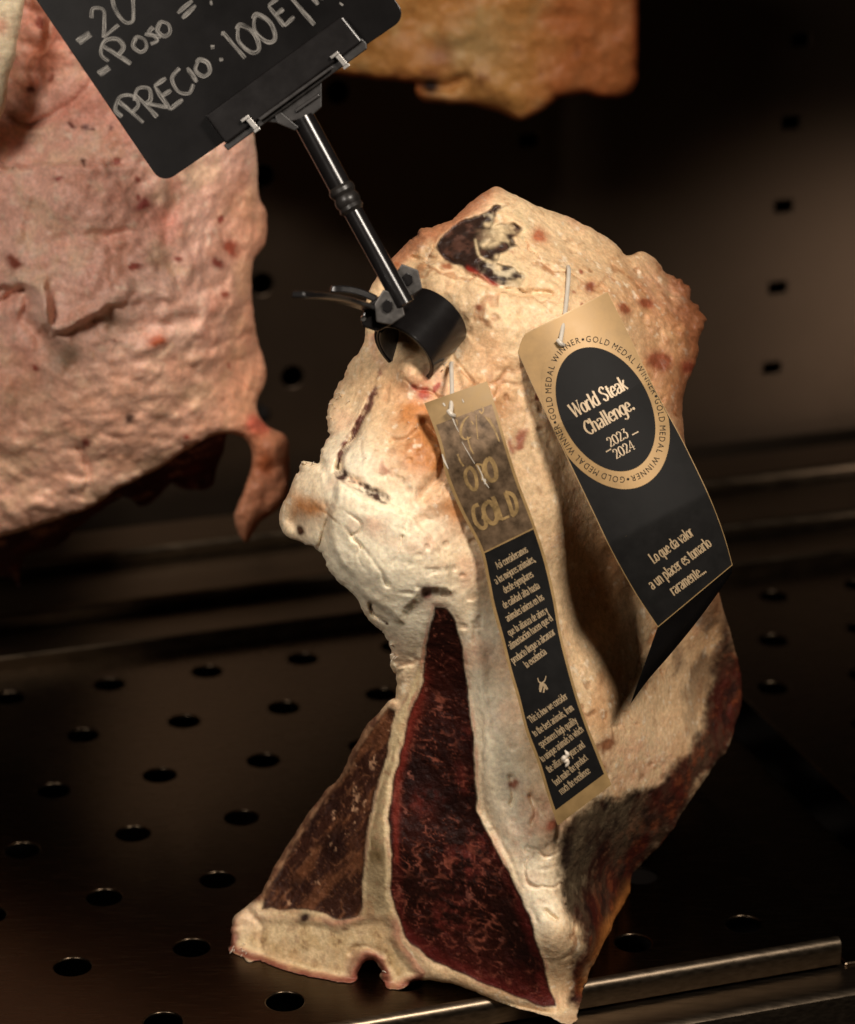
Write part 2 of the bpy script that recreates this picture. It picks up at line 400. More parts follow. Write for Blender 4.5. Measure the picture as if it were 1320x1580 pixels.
# ------------------------------------------------------------------ the standing beef loin
C_FAT = srgb(220, 188, 147); C_CREAM = srgb(246, 234, 206); C_AMBER = srgb(182, 112, 50); C_PINK = srgb(224, 164, 132)
C_LEAN = srgb(84, 26, 26); C_DARK = srgb(32, 14, 10); C_RED = srgb(150, 40, 42); C_BONE = srgb(216, 192, 150); C_GREY = srgb(122, 104, 78)
C_CRUST = srgb(80, 66, 49); C_RUST = srgb(120, 56, 28); C_BROWN = srgb(42, 21, 13); C_MOLD = srgb(122, 106, 82)
OUT = [(770,288),(800,304),(840,322),(880,335),(915,352),(945,372),(968,394),(990,388),(1010,398),(1030,421),(1055,432),(1068,455),(1075,475),(1088,492),(1080,520),(1076,550),(1068,575),(1058,600),(1054,650),(1062,720),(1080,800),(1100,880),(1112,925),(1130,980),(1142,1040),(1143,1090),(1125,1150),(1100,1185),(1070,1230),(1030,1290),(990,1335),(976,1350),(972,1378),(955,1410),(935,1450),(915,1490),(905,1515),(895,1555),(888,1576),(873,1580),(845,1567),(800,1556),(750,1538),(700,1518),(650,1513),(624,1523),(602,1527),(590,1515),(588,1497),(580,1485),(565,1482),(555,1498),(545,1515),(510,1512),(450,1500),(400,1484),(375,1478),(356,1464),(358,1440),(363,1415),(385,1395),(403,1378),(420,1345),(440,1310),(470,1265),(500,1225),(530,1190),(545,1155),(570,1115),(598,1084),(610,1076),(612,1055),(608,1030),(597,1015),(602,1000),(590,975),(570,958),(548,920),(520,895),(500,865),(491,850),(462,838),(440,826),(431,802),(440,770),(455,740),(470,712),(488,714),(498,690),(508,660),(506,630),(515,610),(528,585),(540,560),(560,535),(565,505),(562,480),(575,440),(600,405),(625,380),(648,352),(664,352),(700,335),(730,310),(750,295)]
def torn(poly, spots):
    q = np.column_stack([poly, np.zeros(len(poly))]); a = sum(k*blob(poly, x, y, r) for x, y, r, k in spots)
    return poly+np.stack([fbm(q, .11, 3, 401, .65), fbm(q, .11, 3, 402, .65)], 1)*a[:, None]
OUTR = torn(ragged(OUT, 3.2, 3), [(515,630,70,9), (605,1010,50,11), (370,1470,40,11), (585,1495,40,8), (470,715,25,8), (660,355,40,9), (1060,480,70,8), (900,1560,40,6), (500,850,40,5)])
FRONT = Field([(365,1468,.7),(450,1500,-.4),(545,1515,-1.5),(600,1522,-1.8),(660,1512,-2.3),(750,1537,-3.3),(800,1556,-3.9),(845,1566,-4.4),(880,1578,-4.8),
 (730,1250,-2.0),(700,1050,-.9),(800,1450,-3.8),(650,1400,-1.9),(580,1300,-1.3),(480,1330,1.0),(560,1200,.5),(595,1100,.2),(430,1340,2.2),(520,1200,2.0),(450,1430,.2),
 (560,850,-2.4),(640,900,-2.6),(500,770,-1.5),(440,790,.3),(620,760,-2.0),(690,650,-.4),(600,640,-.2),(530,640,1.6),(555,560,2.6),(660,980,-1.4),
 (760,1000,-1.7),(790,1150,-2.7),(820,1280,-3.5),(863,1290,-3.9),(885,1450,-4.7),(780,760,-1.0),(755,600,.4),(830,800,-.9),
 (880,900,.6),(900,1050,-.8),(920,1160,-1.6),(1000,700,2.6),(1080,900,5.4),(1125,1050,8.4),(1050,1150,4.0),(960,1250,.2),(965,1370,3.2),(905,1535,-2.2),
 (1060,500,6.4),(950,450,4.2),(850,450,2.4),(750,430,2.2),(780,300,6.5),(700,365,4.8),(640,420,4.0),(900,352,7.2),(1000,405,8.2),(880,580,1.5),(690,520,1.4)])
LEAN = [(672,936),(690,940),(704,960),(714,1000),(721,1050),(728,1110),(734,1180),(738,1250),(755,1288),(775,1328),(800,1373),(820,1418),(834,1468),(845,1518),(856,1552),(838,1553),(790,1534),(740,1513),(700,1498),(662,1478),(640,1458),(620,1438),(608,1400),(603,1350),(600,1285),(606,1220),(617,1160),(636,1100),(653,1050),(657,1010),(664,970)]
BONE = [(640,1085),(652,1040),(659,1000),(664,965),(656,985),(645,1030),(628,1075),(612,1110),(597,1165),(584,1212),(571,1262),(562,1330),(560,1398),(552,1415),(525,1420),(495,1410),(470,1405),(430,1406),(402,1404),(392,1392),(362,1410),(350,1440),(352,1470),(400,1490),(450,1506),(510,1518),(548,1522),(556,1500),(566,1484),(582,1488),(590,1520),(604,1533),(630,1526),(650,1517),(658,1500),(640,1478),(617,1440),(605,1400),(600,1350),(597,1285),(603,1222),(615,1160)]
TEND = [(612,1098),(597,1165),(584,1212),(571,1262),(562,1330),(560,1398),(552,1415),(525,1420),(495,1410),(470,1405),(430,1406),(406,1402),(410,1385),(428,1348),(446,1315),(474,1272),(503,1233),(535,1192),(551,1160),(575,1120),(600,1092)]
CRUST = [(858,1300),(870,1268),(905,1236),(940,1224),(975,1218),(1010,1206),(1050,1180),(1084,1122),(1104,1050),(1116,985),(1122,950),(1135,970),(1160,1040),(1160,1100),(1100,1200),(1030,1300),(985,1350),(985,1385),(925,1500),(905,1560),(884,1560),(892,1500),(900,1440),(884,1410),(868,1380),(858,1345)]
PATCH = [(676,380),(700,350),(735,329),(765,317),(784,319),(768,332),(762,350),(790,343),(806,352),(792,364),(800,376),(777,386),(772,402),(790,410),(812,422),(798,440),(770,441),(747,426),(716,411),(690,401)]
DULLS = {}
def loin_masks(p):
    q3 = np.column_stack([p, np.zeros(len(p))])
    w = p+np.stack([fbm(q3, .035, 4, 11), fbm(q3, .035, 4, 12)], 1)*5
    w2 = p+np.stack([fbm(q3, .02, 5, 21, .62), fbm(q3, .02, 5, 22, .62)], 1)*26
    d = dict(lean=sdf(w, LEAN), bone=sdf(w, BONE), tend=sdf(w, TEND), crust=sdf(w2, CRUST), patch=sdf(p+(w-p)*1.6, PATCH))
    return d, w, w2
GROOVES = [([(592,556),(578,590),(562,640),(545,672),(530,692),(519,722)], 4.5, .0080), ([(519,728),(550,745),(594,771)], 6, .0030),
 ([(640,665),(622,680),(606,682)], 6, .0045), ([(655,655),(690,690),(680,735),(655,765)], 10, .0050), ([(478,772),(505,795),(540,825),(578,870),(600,905)], 3, .0022),
 ([(497,712),(492,745),(498,775),(505,795),(503,815),(490,848)], 4, .0050), ([(573,930),(580,950),(600,962)], 2.5, .0030), ([(645,908),(660,912),(676,912)], 5, .003),
 ([(640,400),(690,400),(740,430),(800,450),(850,455)], 8, .0032), ([(862,1275),(858,1320),(862,1370),(880,1410)], 4, .0020), ([(842,1405),(850,1412),(858,1420)], 3, .002),
 ([(968,394),(985,430),(1010,450)], 6, .0022), ([(1030,430),(1042,480),(1052,540),(1050,590)], 7, .0025), ([(745,600),(775,700),(805,790),(835,880),(856,970),(872,1060)], 17, -.0042), ([(850,560),(872,680),(900,800),(925,900),(915,960)], 30, .0042),
 ([(740,1000),(748,1100),(760,1230),(790,1290)], 12, -.0016), ([(730,960),(742,1100),(748,1240),(775,1300),(830,1420)], 2.5, .0006), ([(790,1200),(795,1225),(790,1240)], 4, .0018), ([(822,1230),(826,1250),(822,1270)], 4, .0020),
 ([(565,1120),(600,1060),(640,1010)], 3, .001), ([(380,1405),(400,1430),(405,1475)], 6, .0016), ([(540,1470),(565,1460),(590,1475)], 5, .0018)]
GR = [(catmull(l, 5), w, dp) for l, w, dp in GROOVES]
FACET = [(512,748),(521,735),(556,758),(592,776),(640,792),(690,860),(700,920),(660,915),(618,965),(585,940),(548,905),(512,850),(503,800)]
def loin_front(p, s):
    y0 = 1.05+FRONT(p)/100
    v = P(p[:, 0], p[:, 1], y0)
    d, w, w2 = loin_masks(p)
    off = fbm(v, 24, 3, 5, .45)*.0042+fbm(v, 160, 4, 6, .6)*.00045
    fade = sstep(2, -10, np.maximum(np.maximum(d['lean'], d['bone']), d['tend']))
    off = off-np.abs(fbm(v, 34, 4, 203, .55))*.0038*sstep(1000, 500, p[:, 1]); vw = v+np.stack([fbm(v, 60, 3, 84), fbm(v, 60, 3, 85), fbm(v, 60, 3, 86)], 1)*.010; off = off+sstep(.80, .985, 1-2*np.abs(vnoise(vw*62, 75)))*sstep(.0, .35, fbm(v, 24, 3, 76))*.0012; off = off*(.30+.70*fade)
    lump = np.exp(-((p[:, 0]-1030)/75)**2-((p[:, 1]-500)/110)**2); off += fbm(v, 70, 4, 9, .6)*.006*lump
    top = sstep(640, 380, p[:, 1]); off += top*fbm(v, 75, 4, 8, .55)*.0028
    gv = np.clip(.55+1.5*fbm(v, 48, 3, 208), .05, 1.5); w3 = w+np.stack([fbm(v, 130, 3, 209), fbm(v, 130, 3, 210)], 1)*4
    for l, wd, dp in GR: off += dp*np.where(wd < 8, gv, 1)*np.exp(-(line_dist(w3, l)/(wd*(.7+.4*gv)))**2)
    off += .0004*sstep(-1, 6, d['lean'])+(.0008+.0010*fbm(v, 60, 3, 207))*sstep(-1, 6, d['tend'])-.0005*sstep(-2, 6, d['bone'])
    off += .0018*sstep(7, 22, d['bone']+fbm(v, 80, 3, 46)*8)*sstep(1408, 1430, p[:, 1])
    pit = sstep(.48, .72, vnoise(v*300, 47))*sstep(-.05, .3, fbm(v, 30, 3, 48)); off += pit*.0007*fade
    cr = np.maximum(sstep(-5, 8, d['crust']), 0); off += cr*fbm(v, 150, 4, 31, .6, True)*.0011
    off += (fbm(v, 330, 3, 41, .6)*.0005+fbm(v, 90, 3, 42)*.0006)*sstep(0, 6, np.maximum(d['lean'], d['tend']))
    pm = sstep(-2, 4, d['patch']); off += pm*(.0022+.0012*fbm(v, 220, 3, 44))
    sl = sdf(w3+(w3-p)*.5, FACET); off -= .0032*sstep(-3, 9, sl)*sstep(140, 20, sl)
    off -= .004*blob(p, 560, 700, 40)+.003*blob(p, 640, 700, 38)+.003*blob(p, 670, 760, 30)
    off += .0035*blob(p, 455, 805, 13)-.007*np.exp(-((p[:, 0]-632)/24)**2-((p[:, 1]-572)/26)**2)+.009*np.exp(-((p[:, 0]-690)/42)**2-((p[:, 1]-520)/42)**2)+.006*np.exp(-((p[:, 0]-588)/20)**2-((p[:, 1]-530)/28)**2)
    return y0+off
def loin_label(p):
    d, w, w2 = loin_masks(p); r = np.zeros(len(p), int)
    r[d['crust'] > 0] = 5; r[d['patch'] > 0] = 4; r[d['tend'] > 0] = 3; r[d['bone'] > 0] = 2; r[d['lean'] > 0] = 1
    return r
def loin_colour(p, v, s):
    d, w, w2 = loin_masks(p); n = len(p)
    f1, f2, f3 = fbm(v, 30, 4, 61), fbm(v, 85, 4, 62), fbm(v, 240, 4, 63, .6)
    px, py = w2[:, 0], w2[:, 1]
    c = np.tile(C_FAT, (n, 1))
    c = mixc(c, np.clip(.5+f2*.9, 0, 1)*.45, srgb(232, 204, 164)); c = mixc(c, np.clip(f3-.1, 0, 1)*.35, C_AMBER)
    cream = np.maximum.reduce([blob(w2, 570, 850, 130), blob(w2, 640, 930, 90), blob(w2, 530, 740, 70), .8*blob(w2, 660, 830, 60), .8*np.exp(-(line_dist(w2, [(740,960),(760,1150),(830,1400)])/40)**2)])
    c = mixc(c, np.clip(cream*1.15, 0, 1)*.9, C_CREAM); calm = 1-np.clip(cream*1.2, 0, 1)*.75
    amb = np.maximum.reduce([blob(w2, 665, 690, 55), .9*blob(w2, 640, 640, 45), .8*blob(w2, 700, 790, 40), .55*blob(w2, 750, 620, 50), .8*blob(w2, 470, 790, 26), .45*blob(w2, 610, 600, 40)])
    c = mixc(c, np.clip(amb*1.25, 0, 1)*.88, C_AMBER)
    right = sstep(820, 1000, px)*sstep(1250, 900, py); c = mixc(c, right*.8*np.clip(.7+f1, 0, 1), srgb(180, 130, 84))
    c = mixc(c, sstep(950, 1060, px)*sstep(330, 420, py)*sstep(680, 560, py)*np.clip(.5+f2*1.2, 0, 1)*.8, srgb(140, 88, 56))
    pk = np.clip(fbm(v, 55, 4, 71)*1.6-.35, 0, 1)*.6
    pk = np.maximum(pk, np.maximum.reduce([.6*blob(w, 700, 1120, 0.1), .55*blob(w, 1040, 450, 60), .8*blob(w, 660, 590, 30), .6*blob(w, 742, 1005, 22), .5*blob(w, 990, 1180, 60), .6*blob(w, 835, 1260, 40), .7*blob(w, 810, 1290, 30), .5*blob(w, 600, 1000, 18)])*np.clip(.6+f3*1.5, 0, 1))
    c = mixc(c, pk, C_PINK)
    vw = v+np.stack([fbm(v, 60, 3, 84), fbm(v, 60, 3, 85), fbm(v, 60, 3, 86)], 1)*.010; crk = sstep(.86, .985, 1-2*np.abs(vnoise(vw*62, 75)))*sstep(.0, .35, fbm(v, 24, 3, 76)); c = mixc(c, crk*.65*calm, srgb(160, 98, 56))
    c = mixc(c, sstep(.1, .5, fbm(v, 42, 4, 87))*.4*sstep(560, 760, px), srgb(190, 128, 74))
    c = mixc(c, sstep(.48, .72, vnoise(v*300, 47))*sstep(-.05, .3, fbm(v, 30, 3, 48))*.5*calm, srgb(146, 92, 54))
    c = mixc(c, sstep(.30, .55, fbm(v, 320, 3, 77, .6))*.5, srgb(244, 230, 204)); c = mixc(c, sstep(.34, .6, fbm(v, 260, 3, 78, .6))*.35*calm, srgb(150, 100, 62))
    c = mixc(c, sstep(26, 6, s-f2*12)*sstep(800, 740, p[:, 0])*sstep(450, 400, p[:, 1])*.75, srgb(158, 84, 48)); c = mixc(c, sstep(22, 4, s-f2*14)*sstep(1000, 1050, p[:, 0])*sstep(680, 600, p[:, 1])*.7, srgb(104, 60, 38))
    c = mixc(c, sstep(60, 8, s-f1*40-f2*16)*sstep(980, 1060, p[:, 0])*sstep(1000, 900, p[:, 1])*.8, srgb(116, 68, 40)); bump = bump_base = np.full(n, .55)*(.45+.55*calm)
    # blood specks and small tears
    sp = sstep(.60, .74, fbm(v, 120, 2, 81))*.8*sstep(0, .25, fbm(v, 22, 2, 82)); c = mixc(c, sp, srgb(140, 52, 34))
    for x, y, r, k in ((908, 440, 8, srgb(120,50,30)), (738, 478, 7, srgb(120,50,26)), (660, 912, 10, srgb(110,44,40)), (655, 600, 9, srgb(165,48,36)), (676, 595, 6, srgb(150,30,26)), (1000, 470, 10, srgb(130,58,34)), (960, 480, 9, srgb(140,66,40)), (792, 1215, 7, srgb(140,60,32)), (935, 1150, 10, srgb(120,62,30)), (928, 1185, 8, srgb(120,62,30)), (640, 590, 6, srgb(150,60,40)), (850, 1270, 8, srgb(170,80,50)), (835, 360, 10, srgb(170,84,50)), (690, 410, 6, srgb(150,80,44)), (730, 404, 5, srgb(150,70,40)), (1020,560,16,srgb(120,50,30)), (1060,570,12,srgb(110,44,28))):
        c = mixc(c, np.clip(blob(w2*.5+w*.5, x, y, r)*1.5, 0, 1)*.85, k)
    rough = np.full(n, .46)+f3*.05; sss = np.full(n, .25); bump = bump_base
    # dark bruised seam, and crease shade painted as darker lines along the grooves
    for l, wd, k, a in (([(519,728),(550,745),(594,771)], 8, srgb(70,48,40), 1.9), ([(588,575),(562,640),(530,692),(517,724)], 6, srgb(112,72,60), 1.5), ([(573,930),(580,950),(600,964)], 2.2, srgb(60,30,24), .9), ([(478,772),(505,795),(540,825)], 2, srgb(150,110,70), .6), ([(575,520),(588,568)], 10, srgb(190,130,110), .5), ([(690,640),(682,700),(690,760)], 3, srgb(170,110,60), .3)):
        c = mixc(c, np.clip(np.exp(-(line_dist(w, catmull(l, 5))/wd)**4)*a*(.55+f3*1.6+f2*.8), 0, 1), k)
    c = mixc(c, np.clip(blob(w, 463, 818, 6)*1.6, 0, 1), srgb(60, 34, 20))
    # dark crust of the aged side
    cm = sstep(-10, 10, d['crust'])
    q = fbm(v, 60, 5, 91, .6); g = fbm(v, 190, 4, 92, .6)
    cc = np.tile(C_CRUST, (n, 1)); cc = mixc(cc, sstep(-.25, .35, q), C_BROWN); cc = mixc(cc, sstep(.12, .5, g)*.8, C_MOLD*.75)
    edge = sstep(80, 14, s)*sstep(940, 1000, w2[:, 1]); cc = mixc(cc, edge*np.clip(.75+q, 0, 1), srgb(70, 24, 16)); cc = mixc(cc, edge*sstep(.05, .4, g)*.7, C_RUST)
    cc = mixc(cc, sstep(.1, .45, fbm(v, 110, 4, 95))*.8, srgb(34, 20, 16))
    c = mixc(c, cm, cc); rough = rough+cm*.16; sss = sss*(1-cm*.85); bump = bump+cm*.45
    sp2 = np.exp(-((w2[:, 0]-1075)/55)**2-((w2[:, 1]-1000)/110)**2)*sstep(-.05, .3, fbm(v, 70, 4, 97)); c = mixc(c, sp2*.8, srgb(70, 48, 34))
    orng = np.exp(-(line_dist(w, [(975,1370),(940,1440),(905,1520)])/12)**2); c = mixc(c, orng*.8, srgb(190, 120, 58))
    # dark lean of the upper end with white veins
    pm = sstep(-2, 2.5, d['patch']); vein = sstep(.45, .75, fbm(v, 95, 3, 101, .5, True))
    pc = np.tile(srgb(44, 29, 23), (n, 1)); pc = mixc(pc, sstep(0, .4, f3), srgb(76, 50, 40)); pc = mixc(pc, vein*sstep(735, 765, w[:, 0]), srgb(196, 180, 150))
    pf = sstep(.05, .35, fbm(v, 85, 4, 103, .6))*sstep(730, 775, w[:, 0]); pc = mixc(pc, pf*.8, srgb(200, 176, 138)); c = mixc(c, pm, pc); sss = sss*(1-pm*.8)
    for l, wd in (([(752,345),(775,352),(770,372),(748,380)], 4), ([(770,395),(785,400),(806,418)], 4), ([(735,372),(742,398),(760,404)], 2.5), ([(800,330),(812,345),(806,366)], 7)):
        c = mixc(c, np.exp(-(line_dist(w, catmull(l, 5))/wd)**2)*.85, srgb(214, 190, 150))
    c = mixc(c, np.exp(-(line_dist(w, [(722,412),(745,428),(768,440)])/4)**2)*.8, srgb(150, 40, 26))
    c = mixc(c, np.exp(-(line_dist(w, [(676,382),(700,403)])/3)**2)*.8, srgb(30, 14, 12))
    # tenderloin
    tm = sstep(-2, 2.5, d['tend']); st = fbm(np.column_stack([w[:, 0]*.80+w[:, 1]*.6, (w[:, 1]*.80-w[:, 0]*.6)*.22, w[:, 0]*0]), .05, 5, 111, .6)
    tc = np.tile(srgb(56, 31, 22), (n, 1)); tc = mixc(tc, sstep(-.05, .4, st)*.8, srgb(108, 66, 42)); tc = mixc(tc, sstep(.70, .95, 1-2*np.abs(vnoise(np.column_stack([w[:, 0]*.80+w[:, 1]*.6, (w[:, 1]*.80-w[:, 0]*.6)*.3, w[:, 0]*0])*.16, 114)))*.5, srgb(134, 88, 60)); tc = mixc(tc, sstep(.0, .4, fbm(v, 75, 4, 113))*.7, srgb(32, 16, 13)); tc = mixc(tc, sstep(.36, .56, f3)*.8, srgb(196, 150, 116))
    rimm = sstep(14, 3, s-f2*16-f3*6)*sstep(1085, 1120, p[:, 1]); tc = mixc(tc, rimm*.8, srgb(134, 94, 66)); tc = mixc(tc, sstep(7, 1, s)*np.clip(.4+f3*2, 0, 1), srgb(176, 134, 98))
    lr = sstep(17, 9, s)*sstep(1085, 1110, p[:, 1])*sstep(1400, 1385, p[:, 1])*sstep(640, 615, p[:, 0]); c = mixc(c, lr*.9, srgb(132, 92, 66)); c = mixc(c, lr*sstep(-.05, .4, f3+f2*.6)*.8, srgb(84, 48, 36)); c = mixc(c, lr*sstep(.1, .45, -f3)*.6, srgb(176, 134, 100))
    c = mixc(c, tm, tc); sss = sss*(1-tm*.7); bump = bump+tm*.5; rough = rough-tm*.03
    # bone
    bm = sstep(-2, 3, d['bone']); bc = np.tile(C_BONE, (n, 1)); core = sstep(3, 8, d['bone']+f3*3)
    bc = mixc(bc, core*(.55+.6*np.clip(f2+.3, 0, 1))*sstep(1100, 1180, p[:, 1])*sstep(1440, 1380, p[:, 1])*sstep(540, 560, p[:, 0]), srgb(124, 104, 74))
    base = sstep(1408, 1425, w[:, 1]); bc = mixc(bc, base*.85, srgb(184, 132, 106)); bc = mixc(bc, base*sstep(7, 17, d['bone']+f2*8)*.9, srgb(218, 194, 152)); bc = mixc(bc, base*sstep(14, 26, d['bone']+f2*12)*np.clip(.2+f1*1.5+f3, 0, 1), srgb(190, 158, 110)); bc = mixc(bc, sstep(12, 3, s)*sstep(1390, 1420, w[:, 1])*.6, srgb(150, 92, 72)); bc = mixc(bc, sstep(13, 4, s+f3*8-f2*8)*sstep(1425, 1445, p[:, 1])*.8, srgb(116, 58, 46)); bc = mixc(bc, sstep(.1, .45, fbm(v, 110, 4, 131, .6))*.45, srgb(184, 146, 104)); bc = mixc(bc, sstep(.2, .5, fbm(v, 300, 3, 132))*.4, srgb(150, 112, 84))
    bc = mixc(bc, sstep(.35, .6, f3)*.6, srgb(120, 84, 60)); bc = mixc(bc, sstep(6, 1, np.abs(d['bone']))*np.clip(.5+f2*2, .1, 1)*.7, srgb(150, 92, 74)); bc = mixc(bc, np.clip(blob(w, 472, 1416, 7)*1.3, 0, 1), srgb(46, 26, 18))
    bc = mixc(bc, np.clip(blob(w, 385, 1415, 26), 0, 1)*.7, srgb(226, 196, 164)); bc = mixc(bc, sstep(28, 12, np.hypot(w[:, 0]-566, w[:, 1]-1500)-14)*.55, srgb(140, 74, 62))
    c = mixc(c, bm, bc); c = mixc(c, np.exp(-((d['tend']-1)/2.0)**2)*.75*np.clip(.7+f3*2, 0, 1), srgb(40, 20, 15)) 
    # the lean eye
    lm = sstep(-2, 2, d['lean']); fx = w+np.stack([f2, f1], 1)*14
    wq = np.column_stack([fx[:, 0]*.50+fx[:, 1]*.18, fx[:, 1]-fx[:, 0]*.30, fx[:, 0]*0]); wq[:, 1] += fbm(wq, .03, 3, 127)*9
    r1 = 1-2*np.abs(vnoise(wq*.075, 121)); r2 = 1-2*np.abs(vnoise(wq*.135+7, 122)); r3 = 1-2*np.abs(vnoise(np.column_stack([w[:, 0], w[:, 1], w[:, 0]*0])*.10+3, 125))
    patchy = sstep(-.3, .25, fbm(v, 48, 3, 124)); low2 = sstep(1000, 1400, w[:, 1])
    mar = np.maximum.reduce([sstep(.78, .97, r1)*patchy, sstep(.74, .97, r2)*patchy*.8, sstep(.82, .98, r3)*low2*.6*sstep(-.1, .3, f2)])*np.clip(.7+f3*1.8, 0, 1)
    lc = np.tile(C_DARK, (n, 1)); lc = mixc(lc, sstep(-.30, .40, fbm(v, 45, 4, 123))*.7, srgb(50, 19, 14)); lc = mixc(lc, sstep(.0, .5, fbm(v, 130, 4, 128, .6))*.6, srgb(22, 11, 10))
    lc = mixc(lc, mar*.7, srgb(142, 78, 60))
    lc = mixc(lc, sstep(.42, .60, f3)*.45, srgb(158, 96, 80))
    lc = mixc(lc, sstep(20, 3, d['lean']+f2*14)*sstep(1250, 1450, w[:, 1])*.55, srgb(94, 32, 28))
    for x, y, r in ((735, 1135, 16), (722, 1205, 22), (770, 1290, 26), (690, 1420, 34), (660, 1240, 18), (720, 1330, 30)): lc = mixc(lc, blob(w2, x, y, r)*.45*np.clip(.5+f3*2.5, 0, 1), srgb(118, 46, 38))
    red = np.exp(-(line_dist(w, [(650,1040),(640,1100),(622,1160),(612,1230),(610,1330)])/np.interp(w[:, 1], [1040, 1180, 1330], [12, 7, 3.5]))**2); lc = mixc(lc, red*.75, srgb(116, 42, 32))
    low = sstep(1440, 1520, w[:, 1]-.35*(w[:, 0]-620)+40); lc = mixc(lc, low*.5*np.clip(.7+f2, 0, 1), srgb(96, 32, 27))
    c = mixc(c, lm, lc); sss = sss*(1-lm*.75); rough = rough-lm*.04; bump = bump+lm*.55
    # pink line where lean meets fat
    c = mixc(c, np.exp(-((d['lean']+3)/2.2)**2)*.55*np.clip(.6+f2*2, 0, 1), srgb(190, 120, 98)); c = mixc(c, np.exp(-((d['lean']-1)/1.6)**2)*.6, srgb(26, 10, 9))
    return np.clip(c, .002, .95), np.column_stack([np.clip(rough, .2, .9), np.clip(sss, 0, 1), np.clip(bump, 0, 1), .32-.22*lm-.16*cm-.12*tm])
loin = empty('beef_loin', (0.02, 1.08, 0), 'large aged bone-in beef loin standing on the tray, cut face with T-shaped bone showing', 'meat')
body(loin, ['fat_cover', 'lean_muscle', 'bone', 'tenderloin', 'dark_lean_end', 'dried_crust'], OUTR, 2.1, loin_front, .16, 16, 150, loin_label, loin_colour, zmin=.0006)

# ------------------------------------------------------------------ the pale loin hanging at the left
LOUT = [(-130,-140),(40,-140),(220,-140),(372,-140),(372,-40),(380,60),(382,150),(392,212),(397,250),(399,300),(412,330),(411,370),(399,390),(390,408),(388,450),(396,520),(408,555),(411,585),(398,618),(400,642),(412,656),(440,672),(447,700),(445,750),(430,785),(402,805),(380,836),(368,820),(362,795),(374,762),(388,722),(388,692),(374,674),(350,668),(328,673),(280,700),(230,731),(180,756),(130,786),(60,811),(0,829),(-60,848),(-130,862)]
LFRONT = Field([(-120,-120,2),(150,-100,0),(360,-100,4),(0,200,0.5),(150,250,-1.5),(300,250,-.5),(395,300,3),(0,500,-.5),(150,480,-2.5),(300,480,-1.2),(400,560,3),(60,640,-1.5),(200,640,-1.5),(330,640,.5),(60,800,.5),(-100,840,1.5),(270,700,.5),(425,720,2.0),(380,820,2.4)])
LGR = [(catmull(l, 5), w, dp) for l, w, dp in (
 ([(0,470),(35,452),(42,470),(40,495),(70,518),(110,510),(150,490),(165,470)], 8, .004), ([(140,495),(180,498),(230,506),(290,490)], 12, .005), ([(70,525),(95,555),(115,565)], 14, .006),
 ([(36,300),(22,420),(48,440)], 9, -.004), ([(62,440),(66,480),(75,515),(120,500),(160,475)], 12, -.006), ([(180,455),(230,450),(280,470)], 16, -.004), ([(140,130),(110,160),(50,190),(15,178)], 7, .005),
 ([(265,270),(272,310),(262,335)], 12, .006), ([(85,30),(75,70),(55,100),(52,130)], 8, -.005), ([(300,560),(330,545),(345,520)], 8, -.003), ([(120,690),(140,735),(130,770)], 5, .003), ([(180,355),(140,370),(145,365),(190,360)], 7, .003), ([(170,380),(175,360),(210,358)], 6, .003))]
SLAB = [(-130,440),(36,452),(45,498),(72,520),(110,514),(142,500),(166,474),(230,468),(292,492),(345,470),(330,430),(330,300),(250,250),(-130,250)]
def left_front(p, s):
    y0 = 1.235+LFRONT(p)/100; v = P(p[:, 0], p[:, 1], y0)
    wq = np.column_stack([p, np.zeros(len(p))]); w = p+np.stack([fbm(wq, .03, 4, 211), fbm(wq, .03, 4, 212)], 1)*9
    off = fbm(v, 18, 5, 201, .5)*.009+fbm(v, 90, 4, 202, .6)*.0014
    off -= np.abs(fbm(v, 32, 4, 203, .55))*.008+np.abs(fbm(v, 75, 3, 204, .55))*.0030
    sl = sdf(w+np.stack([fbm(wq, .09, 3, 215), fbm(wq, .09, 3, 216)], 1)*7, SLAB); off -= .0070*sstep(-2, 7, sl)*sstep(180, 30, sl)*sstep(250, 140, p[:, 0])
    gv = np.clip(.9+1.2*fbm(v, 40, 3, 208), .3, 1.7)
    for l, wd, dp in LGR: off += gv* dp*np.exp(-(line_dist(w, l)/wd)**2)
    off += sstep(60, 150, p[:, 1]*0+line_dist(p, [(395,640),(420,700),(380,830)]))*0
    return y0+off
